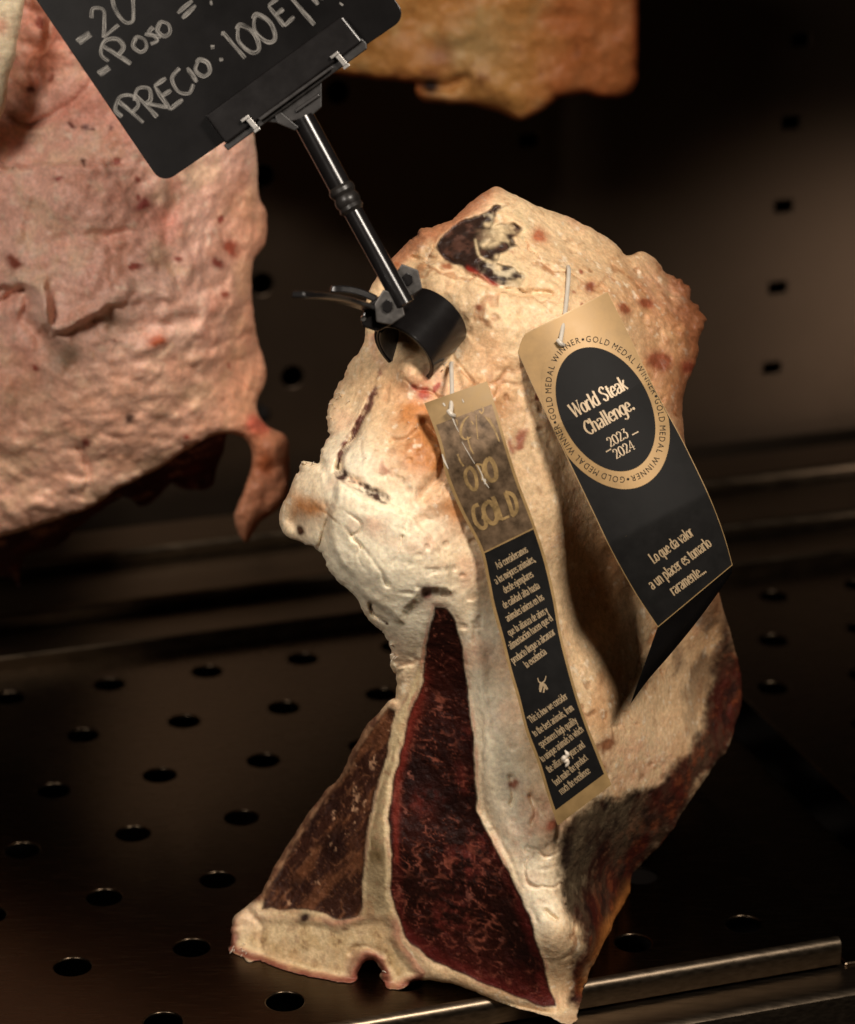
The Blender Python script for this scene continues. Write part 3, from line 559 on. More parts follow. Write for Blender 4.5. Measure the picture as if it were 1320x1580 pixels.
def left_colour(p, v, s):
    n = len(p); f1, f2, f3 = fbm(v, 22, 4, 221), fbm(v, 60, 5, 222, .6), fbm(v, 190, 4, 223, .6)
    wq = np.column_stack([p, np.zeros(n)]); w2 = p+np.stack([fbm(wq, .02, 5, 231, .6), fbm(wq, .02, 5, 232, .6)], 1)*24
    c = np.tile(srgb(244, 200, 180), (n, 1)); c = mixc(c, np.clip(.45+f1, 0, 1)*.6, srgb(232, 164, 142)); c = mixc(c, sstep(0, .5, f2)*.6, srgb(236, 204, 170)); c = mixc(c, sstep(.05, .5, -f2)*.4, srgb(206, 138, 106))
    crk = sstep(.66, .9, fbm(v, 60, 4, 75, .55, True))*sstep(-.2, .3, fbm(v, 16, 3, 76)); c = mixc(c, crk*.4, srgb(190, 112, 84)); c = mixc(c, sstep(.28, .55, fbm(v, 240, 3, 77, .6))*.5, srgb(242, 218, 194)); c = mixc(c, sstep(.15, .5, fbm(v, 45, 3, 79))*.4, srgb(216, 128, 108))
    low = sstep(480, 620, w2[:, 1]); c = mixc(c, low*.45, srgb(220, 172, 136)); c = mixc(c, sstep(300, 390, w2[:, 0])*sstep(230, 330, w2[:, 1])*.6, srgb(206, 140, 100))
    grey = np.maximum.reduce([blob(w2, 95, 545, 28), .8*blob(w2, 170, 500, 26), .45*blob(w2, 300, 560, 40), .7*blob(w2, 268, 310, 16), .5*blob(w2, 15, 175, 22)]); c = mixc(c, np.clip(grey*1.1, 0, 1)*.75, srgb(132, 112, 88))
    for x, y, r in ((70, 100, 30), (60, 70, 26), (45, 130, 22)): c = mixc(c, blob(w2, x, y, r)*.6, srgb(196, 110, 70))
    sp = sstep(.62, .74, fbm(v, 120, 2, 241))*sstep(-.1, .2, fbm(v, 18, 2, 242)); c = mixc(c, sp*.85, srgb(150, 50, 40))
    for x, y, r, k in ((216, 312, 13, srgb(120, 22, 22)), (92, 277, 6, srgb(150, 16, 20)), (127, 246, 4, srgb(60, 12, 12)), (135, 196, 5, srgb(90, 14, 14)), (50, 142, 7, srgb(80, 24, 20)), (120, 90, 4, srgb(110, 40, 26)), (78, 118, 7, srgb(140, 60, 40)), (25, 408, 9, srgb(130, 48, 24)), (195, 640, 8, srgb(40, 14, 12)), (130, 682, 8, srgb(110, 24, 20)), (240, 525, 12, srgb(190, 92, 54)), (355, 380, 10, srgb(150, 64, 44)), (335, 405, 8, srgb(120, 40, 30)), (410, 715, 14, srgb(170, 84, 40)), (350, 455, 6, srgb(140, 60, 40)), (400, 660, 16, srgb(200, 100, 80)), (119,196,3,srgb(90,14,14)), (146,200,3,srgb(90,14,14)), (172,195,4,srgb(90,20,14))):
        c = mixc(c, np.clip(blob(w2*.75+p*.25+(w2-p)[:, ::-1]*.4, x, y, r)*1.6, 0, 1)*.9, k)
    flap = sstep(655, 675, p[:, 1])*sstep(350, 375, p[:, 0]); c = mixc(c, flap*.5, srgb(190, 112, 74))
    return np.clip(c, .002, .95), np.column_stack([.40+f3*.06, np.full(n, .30), np.full(n, .55)])
left = empty('aged_loin', (-.12, 1.30, .3), 'pale pink fat-covered loin hanging at the left behind the price board', 'meat', None)
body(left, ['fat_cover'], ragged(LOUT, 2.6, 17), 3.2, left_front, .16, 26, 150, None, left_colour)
# its lean underside
UOUT = [(-130,868),(-60,850),(0,828),(60,806),(130,780),(180,750),(230,724),(280,694),(330,668),(352,672),(335,720),(325,752),(290,756),(262,748),(235,778),(215,782),(190,768),(140,800),(95,838),(40,860),(28,905),(10,890),(-60,900),(-130,910)]
def under_front(p, s):
    y0 = 1.262+sstep(0, 60, sdf(p, [(-130,-200),(400,-200),(352,650),(0,828),(-130,868)])*-1)*.045
    return y0+fbm(P(p[:, 0], p[:, 1], y0), 90, 4, 301)*.004
def under_colour(p, v, s):
    f = fbm(v, 70, 4, 302, .6); c = np.tile(srgb(66, 22, 20), (len(p), 1)); c = mixc(c, sstep(0, .4, f), srgb(100, 40, 30)); c = mixc(c, sstep(.3, .55, fbm(v, 110, 3, 303)), srgb(160, 110, 80))
    return c, np.column_stack([np.full(len(p), .5), np.full(len(p), .1), np.full(len(p), .8)])
body(left, ['lean_underside'], ragged(UOUT, 5, 27), 4.0, under_front, .05, 14, 30, None, under_colour)
# whiter overhanging fold at the far left
WOUT = [(-120,-140),(44,-140),(40,-60),(38,0),(36,20),(28,60),(24,90),(14,122),(10,150),(2,182),(-20,200),(-120,230)]
def fold_front(p, s): 
    y0 = 1.205+0*p[:, 0]; v = P(p[:, 0], p[:, 1], y0); return y0+fbm(v, 60, 5, 311, .55)*.004
def fold_colour(p, v, s):
    f = fbm(v, 90, 4, 312, .6); c = np.tile(srgb(222, 204, 172), (len(p), 1)); c = mixc(c, sstep(.1, .5, f)*.6, srgb(222, 170, 146)); c = mixc(c, blob(p, 0, 40, 14)*.6, srgb(220, 140, 116))
    return c, np.column_stack([np.full(len(p), .5), np.full(len(p), .3), np.full(len(p), .5)])
body(left, ['fat_fold'], ragged(WOUT, 3, 37), 3.2, fold_front, .06, 22, 60, None, fold_colour)

# ------------------------------------------------------------------ the yellowed loin hanging at the back
BOUT = [(430,-140),(985,-140),(985,-40),(984,60),(983,118),(975,140),(955,151),(925,150),(900,145),(866,150),(845,165),(815,182),(795,183),(760,170),(720,160),(690,160),(652,155),(640,140),(640,128),(600,124),(540,117),(470,108),(430,100)]
def back_front(p, s):
    y0 = 1.42+.02*sstep(830, 985, p[:, 0]); v = P(p[:, 0], p[:, 1], y0)
    off = fbm(v, 28, 4, 401)*.007+fbm(v, 90, 4, 402)*.003
    for l, wd, dp in (([(838,-40),(832,60),(842,150)], 14, .003), ([(650,132),(690,135),(720,120)], 8, .006), ([(700,60),(720,110),(790,150)], 20, -.004)): off += dp*np.exp(-(line_dist(p, l)/wd)**2)
    return y0+off
def back_colour(p, v, s):
    f1, f2 = fbm(v, 26, 4, 411), fbm(v, 70, 5, 412, .6); n = len(p)
    c = np.tile(srgb(176, 128, 70), (n, 1)); c = mixc(c, np.clip(.4+f1, 0, 1)*.6, srgb(156, 94, 44)); c = mixc(c, sstep(.05, .45, f2)*.55, srgb(176, 148, 100))
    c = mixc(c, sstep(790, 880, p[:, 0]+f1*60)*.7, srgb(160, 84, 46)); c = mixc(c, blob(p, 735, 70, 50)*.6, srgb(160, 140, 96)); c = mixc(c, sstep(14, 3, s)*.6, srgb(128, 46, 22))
    c = mixc(c, sstep(.25, .5, -f2)*.6, srgb(110, 60, 30)); c = mixc(c, np.clip(blob(p, 680, 85, 22)+.8*blob(p, 660, 130, 18), 0, 1)*.7, srgb(120, 66, 40)); c = mixc(c, np.clip(blob(p, 665, 132, 12)*1.4, 0, 1), srgb(30, 12, 8))
    return np.clip(c, .002, .95), np.column_stack([np.full(n, .5), np.full(n, .25), np.full(n, .4)])
back = empty('aged_loin', (.07, 1.50, .45), 'yellow-orange aged loin hanging at the back, out of focus, top right of the price board', 'meat')
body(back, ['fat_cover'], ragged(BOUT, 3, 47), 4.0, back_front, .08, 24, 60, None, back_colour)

# ------------------------------------------------------------------ lettering
G = {}
def glyph(ch, adv, *strokes): G[ch] = (adv, [(s[0], [tuple(map(float, q.split(','))) for q in s[1:].split()]) for s in strokes])
BOWL_L = 'c.6,.72 .5,.95 .32,1 .08,.62 .1,.25 .32,0 .5,.08 .6,.28'
BOWL_R = 'c.12,.72 .24,.95 .40,1 .64,.62 .62,.25 .40,0 .24,.08 .12,.28'
SRF = ' '
glyph('a', .74, 'c.10,.80 .20,.98 .38,1 .56,.85 .58,.5 .58,.15 .68,.02', 'c.58,.58 .28,.50 .08,.28 .16,.04 .34,.02 .58,.25')
glyph('b', .76, 'l.12,1.5 .12,0', BOWL_R, 'l.0,1.5 .12,1.5'); glyph('c', .64, 'c.58,.78 .48,.98 .34,1 .08,.62 .12,.2 .34,0 .60,.2')
glyph('d', .76, 'l.6,1.5 .6,0', BOWL_L, 'l.48,1.5 .6,1.5', 'l.6,0 .70,0'); glyph('e', .68, 'c.09,.54 .58,.56 .54,.86 .34,1 .08,.62 .12,.2 .34,0 .60,.2')
glyph('f', .46, 'c.54,1.40 .38,1.52 .24,1.25 .24,0', 'l.04,1 .46,1', 'l.12,0 .38,0'); glyph('g', .74, BOWL_L, 'c.6,1 .6,-.15 .5,-.45 .3,-.52 .08,-.38')
glyph('h', .76, 'l.12,1.5 .12,0', 'c.12,.68 .26,.95 .44,1 .58,.75 .58,0', 'l.0,1.5 .12,1.5', 'l.02,0 .22,0', 'l.48,0 .68,0'); glyph('i', .36, 'l.17,1 .17,0', 'd.17,1.36', 'l.05,1 .17,1', 'l.06,0 .28,0')
glyph('j', .36, 'c.2,1 .2,-.2 .1,-.48 -.08,-.42', 'd.2,1.36'); glyph('k', .70, 'l.12,1.5 .12,0', 'l.56,.98 .14,.42', 'l.26,.58 .60,0', 'l.0,1.5 .12,1.5', 'l.42,1 .64,1')
glyph('l', .36, 'l.17,1.5 .17,0', 'l.04,1.5 .17,1.5', 'l.06,0 .28,0'); glyph('m', 1.06, 'l.12,1 .12,0', 'c.12,.68 .24,.95 .38,1 .50,.75 .50,0', 'c.50,.68 .62,.95 .76,1 .88,.75 .88,0', 'l.0,1 .12,1', 'l.04,0 .2,0', 'l.80,0 .98,0')
glyph('n', .76, 'l.12,1 .12,0', 'c.12,.68 .26,.95 .44,1 .58,.75 .58,0', 'l.0,1 .12,1', 'l.04,0 .2,0', 'l.50,0 .68,0'); glyph('o', .70, 'c.35,1 .13,.82 .08,.5 .13,.18 .35,0 .57,.18 .62,.5 .57,.82 .35,1')
glyph('p', .76, 'l.12,1 .12,-.5', BOWL_R, 'l.0,1 .12,1', 'l.02,-.5 .24,-.5'); glyph('q', .76, 'l.6,1 .6,-.5', BOWL_L, 'l.48,-.5 .72,-.5')
glyph('r', .54, 'l.12,1 .12,0', 'c.12,.62 .24,.92 .38,1 .52,.90', 'l.0,1 .12,1', 'l.02,0 .24,0'); glyph('s', .58, 'c.50,.80 .38,.99 .24,.99 .10,.80 .20,.60 .40,.45 .52,.26 .40,.03 .24,.0 .06,.18')
glyph('t', .46, 'c.22,1.32 .22,.25 .30,.02 .46,.10', 'l.04,1 .46,1'); glyph('u', .76, 'c.12,1 .12,.30 .24,.02 .40,.05 .58,.32', 'l.58,1 .58,0', 'l.0,1 .12,1', 'l.46,1 .58,1', 'l.58,0 .70,0')
glyph('v', .66, 'l.06,1 .33,0', 'l.33,0 .58,1', 'l-.02,1 .18,1', 'l.48,1 .68,1'); glyph('w', .98, 'l.06,1 .28,0', 'l.28,0 .49,.95', 'l.49,.95 .70,0', 'l.70,0 .92,1', 'l-.02,1 .18,1', 'l.82,1 1,1')
glyph('x', .66, 'l.08,1 .58,0', 'l.56,1 .06,0'); glyph('y', .66, 'l.06,1 .33,.05', 'c.60,1 .33,.05 .2,-.45 .02,-.42'); glyph('z', .62, 'l.08,1 .54,1', 'l.54,1 .08,0', 'l.08,0 .56,0')
glyph('W', 1.36, 'l.08,1.45 .42,0', 'l.42,0 .70,1.4', 'l.66,1.45 .98,0', 'l.98,0 1.28,1.45', 'l-.04,1.45 .24,1.45', 'l1.14,1.45 1.40,1.45'); glyph('S', .84, 'c.68,1.15 .54,1.43 .36,1.45 .12,1.18 .24,.88 .52,.66 .70,.36 .54,.04 .34,.0 .08,.32')
glyph('C', .92, 'c.78,1.12 .64,1.42 .46,1.45 .12,.95 .14,.42 .46,.0 .66,.05 .80,.36', 'l.78,1.45 .78,1.05'); glyph('L', .82, 'l.18,1.45 .18,0', 'l.04,1.45 .34,1.45', 'l.04,0 .74,0', 'l.74,0 .74,.34')
glyph('A', .98, 'l.08,0 .44,1.45', 'l.44,1.45 .84,0', 'l.20,.5 .70,.5', 'l-.02,0 .2,0', 'l.7,0 .96,0'); glyph('T', .88, 'l.42,1.45 .42,0', 'l.06,1.45 .78,1.45', 'l.06,1.45 .06,1.15', 'l.78,1.45 .78,1.15', 'l.28,0 .56,0')
glyph('2', .74, 'c.12,1.1 .18,1.4 .36,1.45 .58,1.2 .52,.85 .10,.04', 'l.10,.04 .62,.04', 'l.62,.04 .64,.26'); glyph('0', .76, 'c.37,1.45 .14,1.2 .09,.72 .14,.25 .37,0 .60,.25 .65,.72 .60,1.2 .37,1.45')
glyph('3', .72, 'l.12,1.42 .58,1.42', 'l.58,1.42 .30,.88', 'c.30,.88 .54,.82 .60,.45 .46,.05 .28,.0 .08,.22'); glyph('4', .78, 'l.50,0 .50,1.45', 'l.50,1.45 .06,.42', 'l.06,.42 .70,.42', 'l.38,0 .62,0')
glyph('.', .34, 'd.15,.08'); glyph(',', .34, 'd.15,.06', 'l.17,.04 .08,-.26'); glyph(' ', .42); glyph("'", .1, 'l.1,1.55 -.06,1.25'); glyph('~', .1, 'c-.2,1.26 -.06,1.40 .1,1.26 .24,1.40'); glyph('-', .5, 'l.06,.55 .44,.55')
ACC = {'í': ('i', "'"), 'ú': ('u', "'"), 'ó': ('o', "'"), 'ñ': ('n', '~'), 'á': ('a', "'"), 'é': ('e', "'")}
def lay(text, weight=.21, thin=.07, track=0.0):
    "text as nib strokes in letter units -> (list of ribbons (centre, half width)), total width"
    x, out = 0, []
    def put(ch, x, dx=0):
        adv, st = G[ch]
        for kind, pts in st:
            if kind == 'd':
                a = np.linspace(0, math.pi, 7); r = weight*.62
                c = np.array([[pts[0][0]+x+dx, pts[0][1]-r], [pts[0][0]+x+dx, pts[0][1]-r*.6], [pts[0][0]+x+dx, pts[0][1]], [pts[0][0]+x+dx, pts[0][1]+r*.6], [pts[0][0]+x+dx, pts[0][1]+r]])
                out.append((c, np.array([.25, .85, 1, .85, .25])*r)); continue
            p = np.array(pts)
            p = catmull(p, 5) if kind == 'c' else np.linspace(p[0], p[-1], 2)
            t = np.gradient(p, axis=0); t /= np.maximum(np.linalg.norm(t, axis=1)[:, None], 1e-9)
            ang = np.abs(t@np.array([.10, .995])); hw = (thin+(weight-thin)*ang**1.6)/2
            if ch == 'W' or ch in 'vwyAx4':
                if p[-1][1] > p[0][1] or ch in 'x4' and p[-1][0] < p[0][0]: hw = np.minimum(hw, thin*.65)
            out.append((p+[x+dx, 0], hw))
        return adv
    for ch in text:
        if ch in ACC:
            b, a = ACC[ch]; put(a, x, G[b][0]*.42 if b != 'i' else .16); x += put(b, x)
        else: x += put(ch, x)
        x += track
    return out, x-track
def ribbons(mb, strokes, place, lift=0.0):
    "place(Nx2 letter coords, lift) -> world points"
    for k, (c, hw) in enumerate(strokes):
        t = np.gradient(c, axis=0); t /= np.maximum(np.linalg.norm(t, axis=1)[:, None], 1e-9); n = np.column_stack([-t[:, 1], t[:, 0]])
        a, b = c+n*hw[:, None], c-n*hw[:, None]
        w = place(np.vstack([a, b]), lift+(k % 9)*.000006); m = len(c)
        mb.add(w, [(i, i+1, m+i+1, m+i) for i in range(m-1)])
        if hasattr(mb, 'uv'):
            d = np.concatenate([[0], np.cumsum(np.hypot(*np.diff(c, axis=0).T))])/30+len(mb.v)*.37; mb.uv += [(x, 0.0) for x in d]+[(x, 1.0) for x in d]
def text_between(mb, text, A, B, h, tagdepth, weight=.21, thin=.08, lift=.00012):
    "set text so that its baseline runs from photo point A to B, x-height h pixels"
    st, w = lay(text, weight, thin); A = np.array(A, float); B = np.array(B, float); d = (B-A)/w; ln = np.hypot(*d); nrm = np.array([d[1], -d[0]])/ln
    def place(q, l):
        p = A+q[:, :1]*d+q[:, 1:]*nrm*h
        return P(p[:, 0], p[:, 1], tagdepth(p)-l)
    ribbons(mb, st, place, lift)

# ------------------------------------------------------------------ card tags
class Card:
    def __init__(s, left, right, depth):
        s.l, s.r = catmull(left, 8), catmull(right, 8); s.depth = depth
        s.ls, s.rs = [np.concatenate([[0], np.cumsum(np.hypot(*np.diff(k, axis=0).T))]) for k in (s.l, s.r)]
        s.ls /= s.ls[-1]; s.rs /= s.rs[-1]
    def px(s, u, v):
        u = np.asarray(u, float); v = np.asarray(v, float)
        lx, ly = np.interp(v, s.ls, s.l[:, 0]), np.interp(v, s.ls, s.l[:, 1]); rx, ry = np.interp(v, s.rs, s.r[:, 0]), np.interp(v, s.rs, s.r[:, 1])
        return np.stack([lx+(rx-lx)*u, ly+(ry-ly)*u], -1)
    def pt(s, u, v, lift=0.0):
        p = s.px(u, v); q = p.reshape(-1, 2); return P(q[:, 0], q[:, 1], s.depth(q)-lift).reshape(*p.shape[:-1], 3)
    def panel(s, name, mat, root, u0, u1, v0, v1, lift, nu=14, nv=70, thick=0.0, vtop=None):
        us = np.linspace(0, 1, nu); vs = np.linspace(0, 1, nv); U, V = np.meshgrid(us, vs)
        if vtop is not None: vt = vtop(U); Vv = vt+(v1-vt)*V
        else: Vv = v0+(v1-v0)*V
        f = s.pt(u0+(u1-u0)*U, Vv, lift).reshape(-1, 3); idx = np.arange(nu*nv).reshape(nv, nu)
        q = np.stack([idx[:-1, :-1], idx[1:, :-1], idx[1:, 1:], idx[:-1, 1:]], -1).reshape(-1, 4)
        mb = MB(); mb.add(f, q)
        if thick:
            b = s.pt(u0+(u1-u0)*U, Vv, lift-thick).reshape(-1, 3); k = len(f); mb.add(b, q[:, ::-1])
            ring = np.concatenate([idx[0, :-1], idx[:-1, -1], idx[-1, :0:-1], idx[:0:-1, 0]])
            mb.f += [(int(ring[i]), int(ring[(i+1) % len(ring)]), int(ring[(i+1) % len(ring)])+k, int(ring[i])+k) for i in range(len(ring))]
        return mb.build(name, mat, root, smooth=True, angle=40)
def loin_y(p): return 1.05+FRONT(p)/100
AX = np.array([.43, .90])
# narrow tag
NL = [(655,622),(668,655),(680,692),(689,735),(712,790),(741,847),(752,895),(760,936),(775,990),(786,1034),(799,1078),(812,1129),(830,1177),(847,1233),(861,1274)]
NR = [(752,588),(766,630),(782,685),(800,742),(822,800),(843,863),(857,923),(865,971),(876,1018),(892,1075),(906,1116),(925,1164),(944,1211)]
nc = np.array([(703,605),(760,820),(820,1010),(903,1240)], float)
def narrow_depth(p):
    t = np.clip((p@AX-(703*.43+605*.9))/((903*.43+1240*.9)-(703*.43+605*.9)), -.1, 1.1)
    base = np.interp(t, [0, .15, .35, .6, .8, 1], [1.0400, 1.0300, 1.0215, 1.0120, 1.0020, .9920])
    s = (p[:, 0]-np.interp(t, [0, 1], [703, 903]))/90
    return base-.0018*np.sin(t*9.5+.6)-s*.004+.002*s*s
_c = Card(NL, NR, narrow_depth); _v = np.linspace(0, 1, 41); _gap = []
for _k in _v:
    _p = _c.px(np.linspace(0, 1, 9), np.full(9, _k)); _gap.append((loin_front(_p, np.full(9, 60.))-narrow_depth(_p)).min())
_need = np.maximum(.0022-np.array(_gap), 0); _need = np.array([_need[max(0, i-3):i+4].max() for i in range(41)]); _need = np.convolve(np.pad(_need, 4, 'edge'), np.ones(9)/9, 'valid'); _nd = narrow_depth
_tv = np.array([(_c.px(.5, k)@AX-(703*.43+605*.9))/((903*.43+1240*.9)-(703*.43+605*.9)) for k in _v])
print('narrow tag moved', _need.max())
def narrow_depth(p): return _nd(p)-np.interp((p@AX-(703*.43+605*.9))/((903*.43+1240*.9)-(703*.43+605*.9)), _tv, _need)
card = Card(NL, NR, narrow_depth)
nt_ = empty('hang_tag', card.pt(.5, 0.0), 'narrow strip tag, gold foil above black printed text, pinned mid loin', 'tag', 'hang tags pinned to the beef loin')
card.panel('card', M['kraft_edge'], nt_, 0, 1, 0, 1, 0, 12, 90, .0005)
fo = card.panel('foil_panel', M['foil'], nt_, .05, .955, .055, .362, .00008, 10, 40)
card.panel('printed_panel', M['black_card'], nt_, .05, .955, .366, .968, .00008, 10, 60)
mb = MB()
O4 = lambda x, y: (640+x/3.159, 800+y/3.16)
for tx, a, b in (('Así consideramos', (405,248), (555,162)), ('a los mejores animales,', (400,322), (592,208)), ('desde ejemplares', (443,366), (582,282)), ('de calidad alta hasta', (440,440), (614,338)), ('animales únicos en los', (455,504), (634,394)), ('que la alianza de años y', (465,574), (655,458)), ('alimentación hacen que el', (470,640), (678,494)), ('producto llegue a alcanzar', (483,708), (690,562)), ('la excelencia', (548,730), (647,658)),
                 ('This is how we consider', (568,1000), (750,876)), ('to the best animals, from', (588,1066), (780,932)), ('specimens high quality', (618,1120), (797,994)), ('to unique animals in which', (625,1190), (828,1036)), ('the alliance of years and', (657,1242), (834,1112)), ('food make the product', (690,1306), (848,1174)), ('reach the excellence', (718,1348), (860,1238))):
    text_between(mb, tx, O4(*a), O4(*b), 7.8, narrow_depth, .23, .09, .00022)
mb.build('lettering', M['gold_ink'], nt_)
mb = MB()   # small bull emblem
def px_ribbons(mb, lines, depth, lift):
    st = []
    for pts, w in lines:
        c = catmull(pts, 6); ww = np.interp(np.linspace(0, 1, len(c)), np.linspace(0, 1, len(np.atleast_1d(w))), np.atleast_1d(w)); st.append((c, ww))
    ribbons(mb, st, lambda q, l: P(q[:, 0], q[:, 1], depth(q)-l), lift)
px_ribbons(mb, [([(830,1046),(832,1052),(836,1054)], [.5,1.2]), ([(843,1043),(841,1050),(837,1054)], [.5,1.2]), ([(836,1053),(835,1060),(834,1068)], [2.2,2.6,1.2]), ([(837,1056),(841,1058),(845,1064)], [2.6,2.4,1.4]), ([(841,1058),(840,1064),(839,1069)], 1.2), ([(835,1060),(833,1064)], 1.4)], narrow_depth, .00022)
mb.build('bull_emblem', M['gold_ink'], nt_)
O5 = lambda x, y: (640+x/5.265, 560+y/5.267)
mb = MB()   # rubbed gold lettering and a faint horned head on the foil
px_ribbons(mb, [([O5(*q) for q in r], w) for r, w in (
  ([(600,775),(572,820),(580,900),(622,955),(662,930),(655,850),(622,785),(598,775)], 3.4), ([(440,850),(412,900),(430,980),(480,1030),(505,1000),(495,910),(460,855),(438,850)], 2.8), ([(350,740),(372,800),(400,840)], 1.4), ([(505,820),(540,900),(560,960)], 2.6), ([(505,825),(545,830),(556,880),(530,905)], 1.6), ([(540,900),(590,980)], 1.6),
  ([(590,1130),(560,1180),(580,1260),(635,1305),(668,1270),(655,1190),(620,1135),(588,1130)], 3.4), ([(635,1085),(675,1180),(705,1275)], 3.2), ([(705,1275),(770,1245)], 2.0), ([(735,1050),(770,1140),(800,1240)], 3.2), ([(735,1050),(800,1075),(832,1160),(822,1215),(790,1245)], 3.0), ([(520,1150),(478,1180),(490,1280),(540,1340),(580,1325),(570,1260),(545,1255)], 3.0))], narrow_depth, .00020)
px_ribbons(mb, [([O5(*q) for q in r], w) for r, w in (
  ([(470,345),(455,370),(480,400)], .8), ([(545,350),(560,380),(545,410),(525,385)], .9), ([(440,430),(395,480),(375,570),(410,620),(460,600)], [.8,1.6,2.2,1.2,.6]), ([(430,600),(450,680),(480,740)], 1.2), ([(570,430),(640,520),(690,640)], [.6,1.8,.8]), ([(600,440),(660,540)], .7), ([(500,420),(505,520),(515,620)], [.4,.8,.5]), ([(460,470),(480,500)], .9), ([(340,460),(350,500),(330,510)], .8))], narrow_depth, .00018)
mb.build('foil_lettering', M['foil_gold'], fo)
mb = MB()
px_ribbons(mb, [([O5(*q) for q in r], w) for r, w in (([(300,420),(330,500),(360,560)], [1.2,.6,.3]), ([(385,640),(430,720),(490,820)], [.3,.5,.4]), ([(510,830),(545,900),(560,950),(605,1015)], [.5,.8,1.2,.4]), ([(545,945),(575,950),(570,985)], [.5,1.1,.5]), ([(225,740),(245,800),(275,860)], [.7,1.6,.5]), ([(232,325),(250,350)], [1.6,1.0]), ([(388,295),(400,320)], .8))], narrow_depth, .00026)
mb.build('crease_highlight', M['highlight_white'], fo)  # white highlight along the crumpled, worn foil, painted as strokes
# wide folded tag
WL = [(790,525),(805,556),(820,590),(840,632),(860,674),(880,716),(900,758),(920,800),(940,842),(962,883),(985,922),(1016,968)]
WR = [(938,450),(952,478),(966,506),(985,546),(1005,588),(1027,630),(1050,672),(1070,712),(1090,754),(1106,792),(1120,832),(1131,872)]
def wide_depth(p):
    e = p-np.array([864., 488.]); u = (e@np.array([.888, -.459]))/85; v = e@np.array([.459, .888])/497
    return np.interp(v, [-.1, 0, .3, .7, 1, 1.1], [1.070, 1.064, 1.046, 1.031, 1.028, 1.028])+.0075*u+.0030*u*u+.0012*np.sin(v*6)
wc = Card(WL, WR, wide_depth)
wt = empty('hang_tag', wc.pt(.5, 0.0), 'wide folded black tag with gold band and round medal emblem', 'tag', 'hang tags pinned to the beef loin')
def bottom_round(mb): pass
wc.panel('card', M['kraft_edge'], wt, 0, 1, 0, 1, 0, 24, 80, .0006)
wc.panel('printed_panel', M['black_card'], wt, .007, .994, .30, .997, .00006, 24, 70)
# gold top band: down to a slanting line across the card
wc.panel('gold_band', M['gold_card'], wt, .004, .996, .003, .315, .00010, 16, 30)
mb = MB()
def wuv(x, y): # tag art coordinates (pixels across, pixels down) -> photo pixels
    return np.stack([864+x*.888+y*.459, 488-x*.459+y*.888], -1)
RC = np.array([-3.0, 160.0])
def ring_pts(rx, ry, n=96):
    t = np.linspace(0, 2*math.pi, n, endpoint=False); return np.stack([RC[0]+rx*np.cos(t), RC[1]+ry*np.sin(t)], -1)
def wpt(q, lift): 
    p = wuv(q[:, 0], q[:, 1]); return P(p[:, 0], p[:, 1], wide_depth(p)-lift)
n = 96; cols = [ring_pts(69+(89-69)*k, 102+(131-102)*k) for k in (0, .25, .5, .75, 1)]
def clampu(q):
    p = wuv(q[:, 0], q[:, 1]); v = (q[:, 1])/497
    half = np.interp(v, [0, .3, .6, 1], [83, 90, 83, 74]); q = q.copy(); mid = np.interp(v, [0, .3, .6, 1], [0, 0, -2, -6])
    e = wc.px(np.zeros(len(v)), np.clip(v, 0, 1)); l = (e-[864, 488])@np.array([.888, -.459])
    e2 = wc.px(np.ones(len(v)), np.clip(v, 0, 1)); r = (e2-[864, 488])@np.array([.888, -.459])
    q[:, 0] = np.clip(q[:, 0], l+1.5, r-1.5); return q
v = np.vstack([wpt(clampu(c), .00020) for c in cols])
mb.add(v, [(k*n+i, k*n+(i+1) % n, (k+1)*n+(i+1) % n, (k+1)*n+i) for k in range(4) for i in range(n)])
mb.build('medal_ring', M['gold_card'], wt)
mb = MB(); rr = [wpt(RC+(ring_pts(69, 102)-RC)*k, .00024) for k in np.linspace(.01, 1, 14)]
mb.add(np.vstack(rr), [(k*n+i, k*n+(i+1) % n, (k+1)*n+(i+1) % n, (k+1)*n+i) for k in range(13) for i in range(n)]+[tuple(range(n))]); disc = mb.build('medal_disc', M['black_card'], wt)
# ring lettering from the built-in sans face
def bfont(text, size=1.0):
    cu = bpy.data.curves.new('t', 'FONT'); cu.body = text; cu.size = size; cu.resolution_u = 3
    t = bpy.data.objects.new('t', cu); COL.objects.link(t); dg = bpy.context.evaluated_depsgraph_get()
    me = bpy.data.meshes.new_from_object(t.evaluated_get(dg)); bpy.data.objects.remove(t)
    v = np.array([q.co[:2] for q in me.vertices]); f = [tuple(p.vertices) for p in me.polygons]; bpy.data.meshes.remove(me); return v, f
mb = MB(); adv = {}
for ch in 'GOLDMEAWINR':
    v, f = bfont(ch); adv[ch] = (v, f, v[:, 0].min(), v[:, 0].max())
phrase = 'GOLD MEDAL WINNER  '
ell = lambda t: np.array([RC[0]+75*math.cos(t), RC[1]+110.5*math.sin(t)])
tt = np.linspace(0, 2*math.pi, 4001); ee = np.array([ell(t) for t in tt]); al = np.concatenate([[0], np.cumsum(np.hypot(*np.diff(ee, axis=0).T))]); per = al[-1]
units = []
for ch in phrase*4: units.append((adv[ch][3]-adv[ch][2]+.17) if ch in adv else .26)
sc = per/sum(units); pos = 0; pr = (phrase*4)
OFF = per*.035
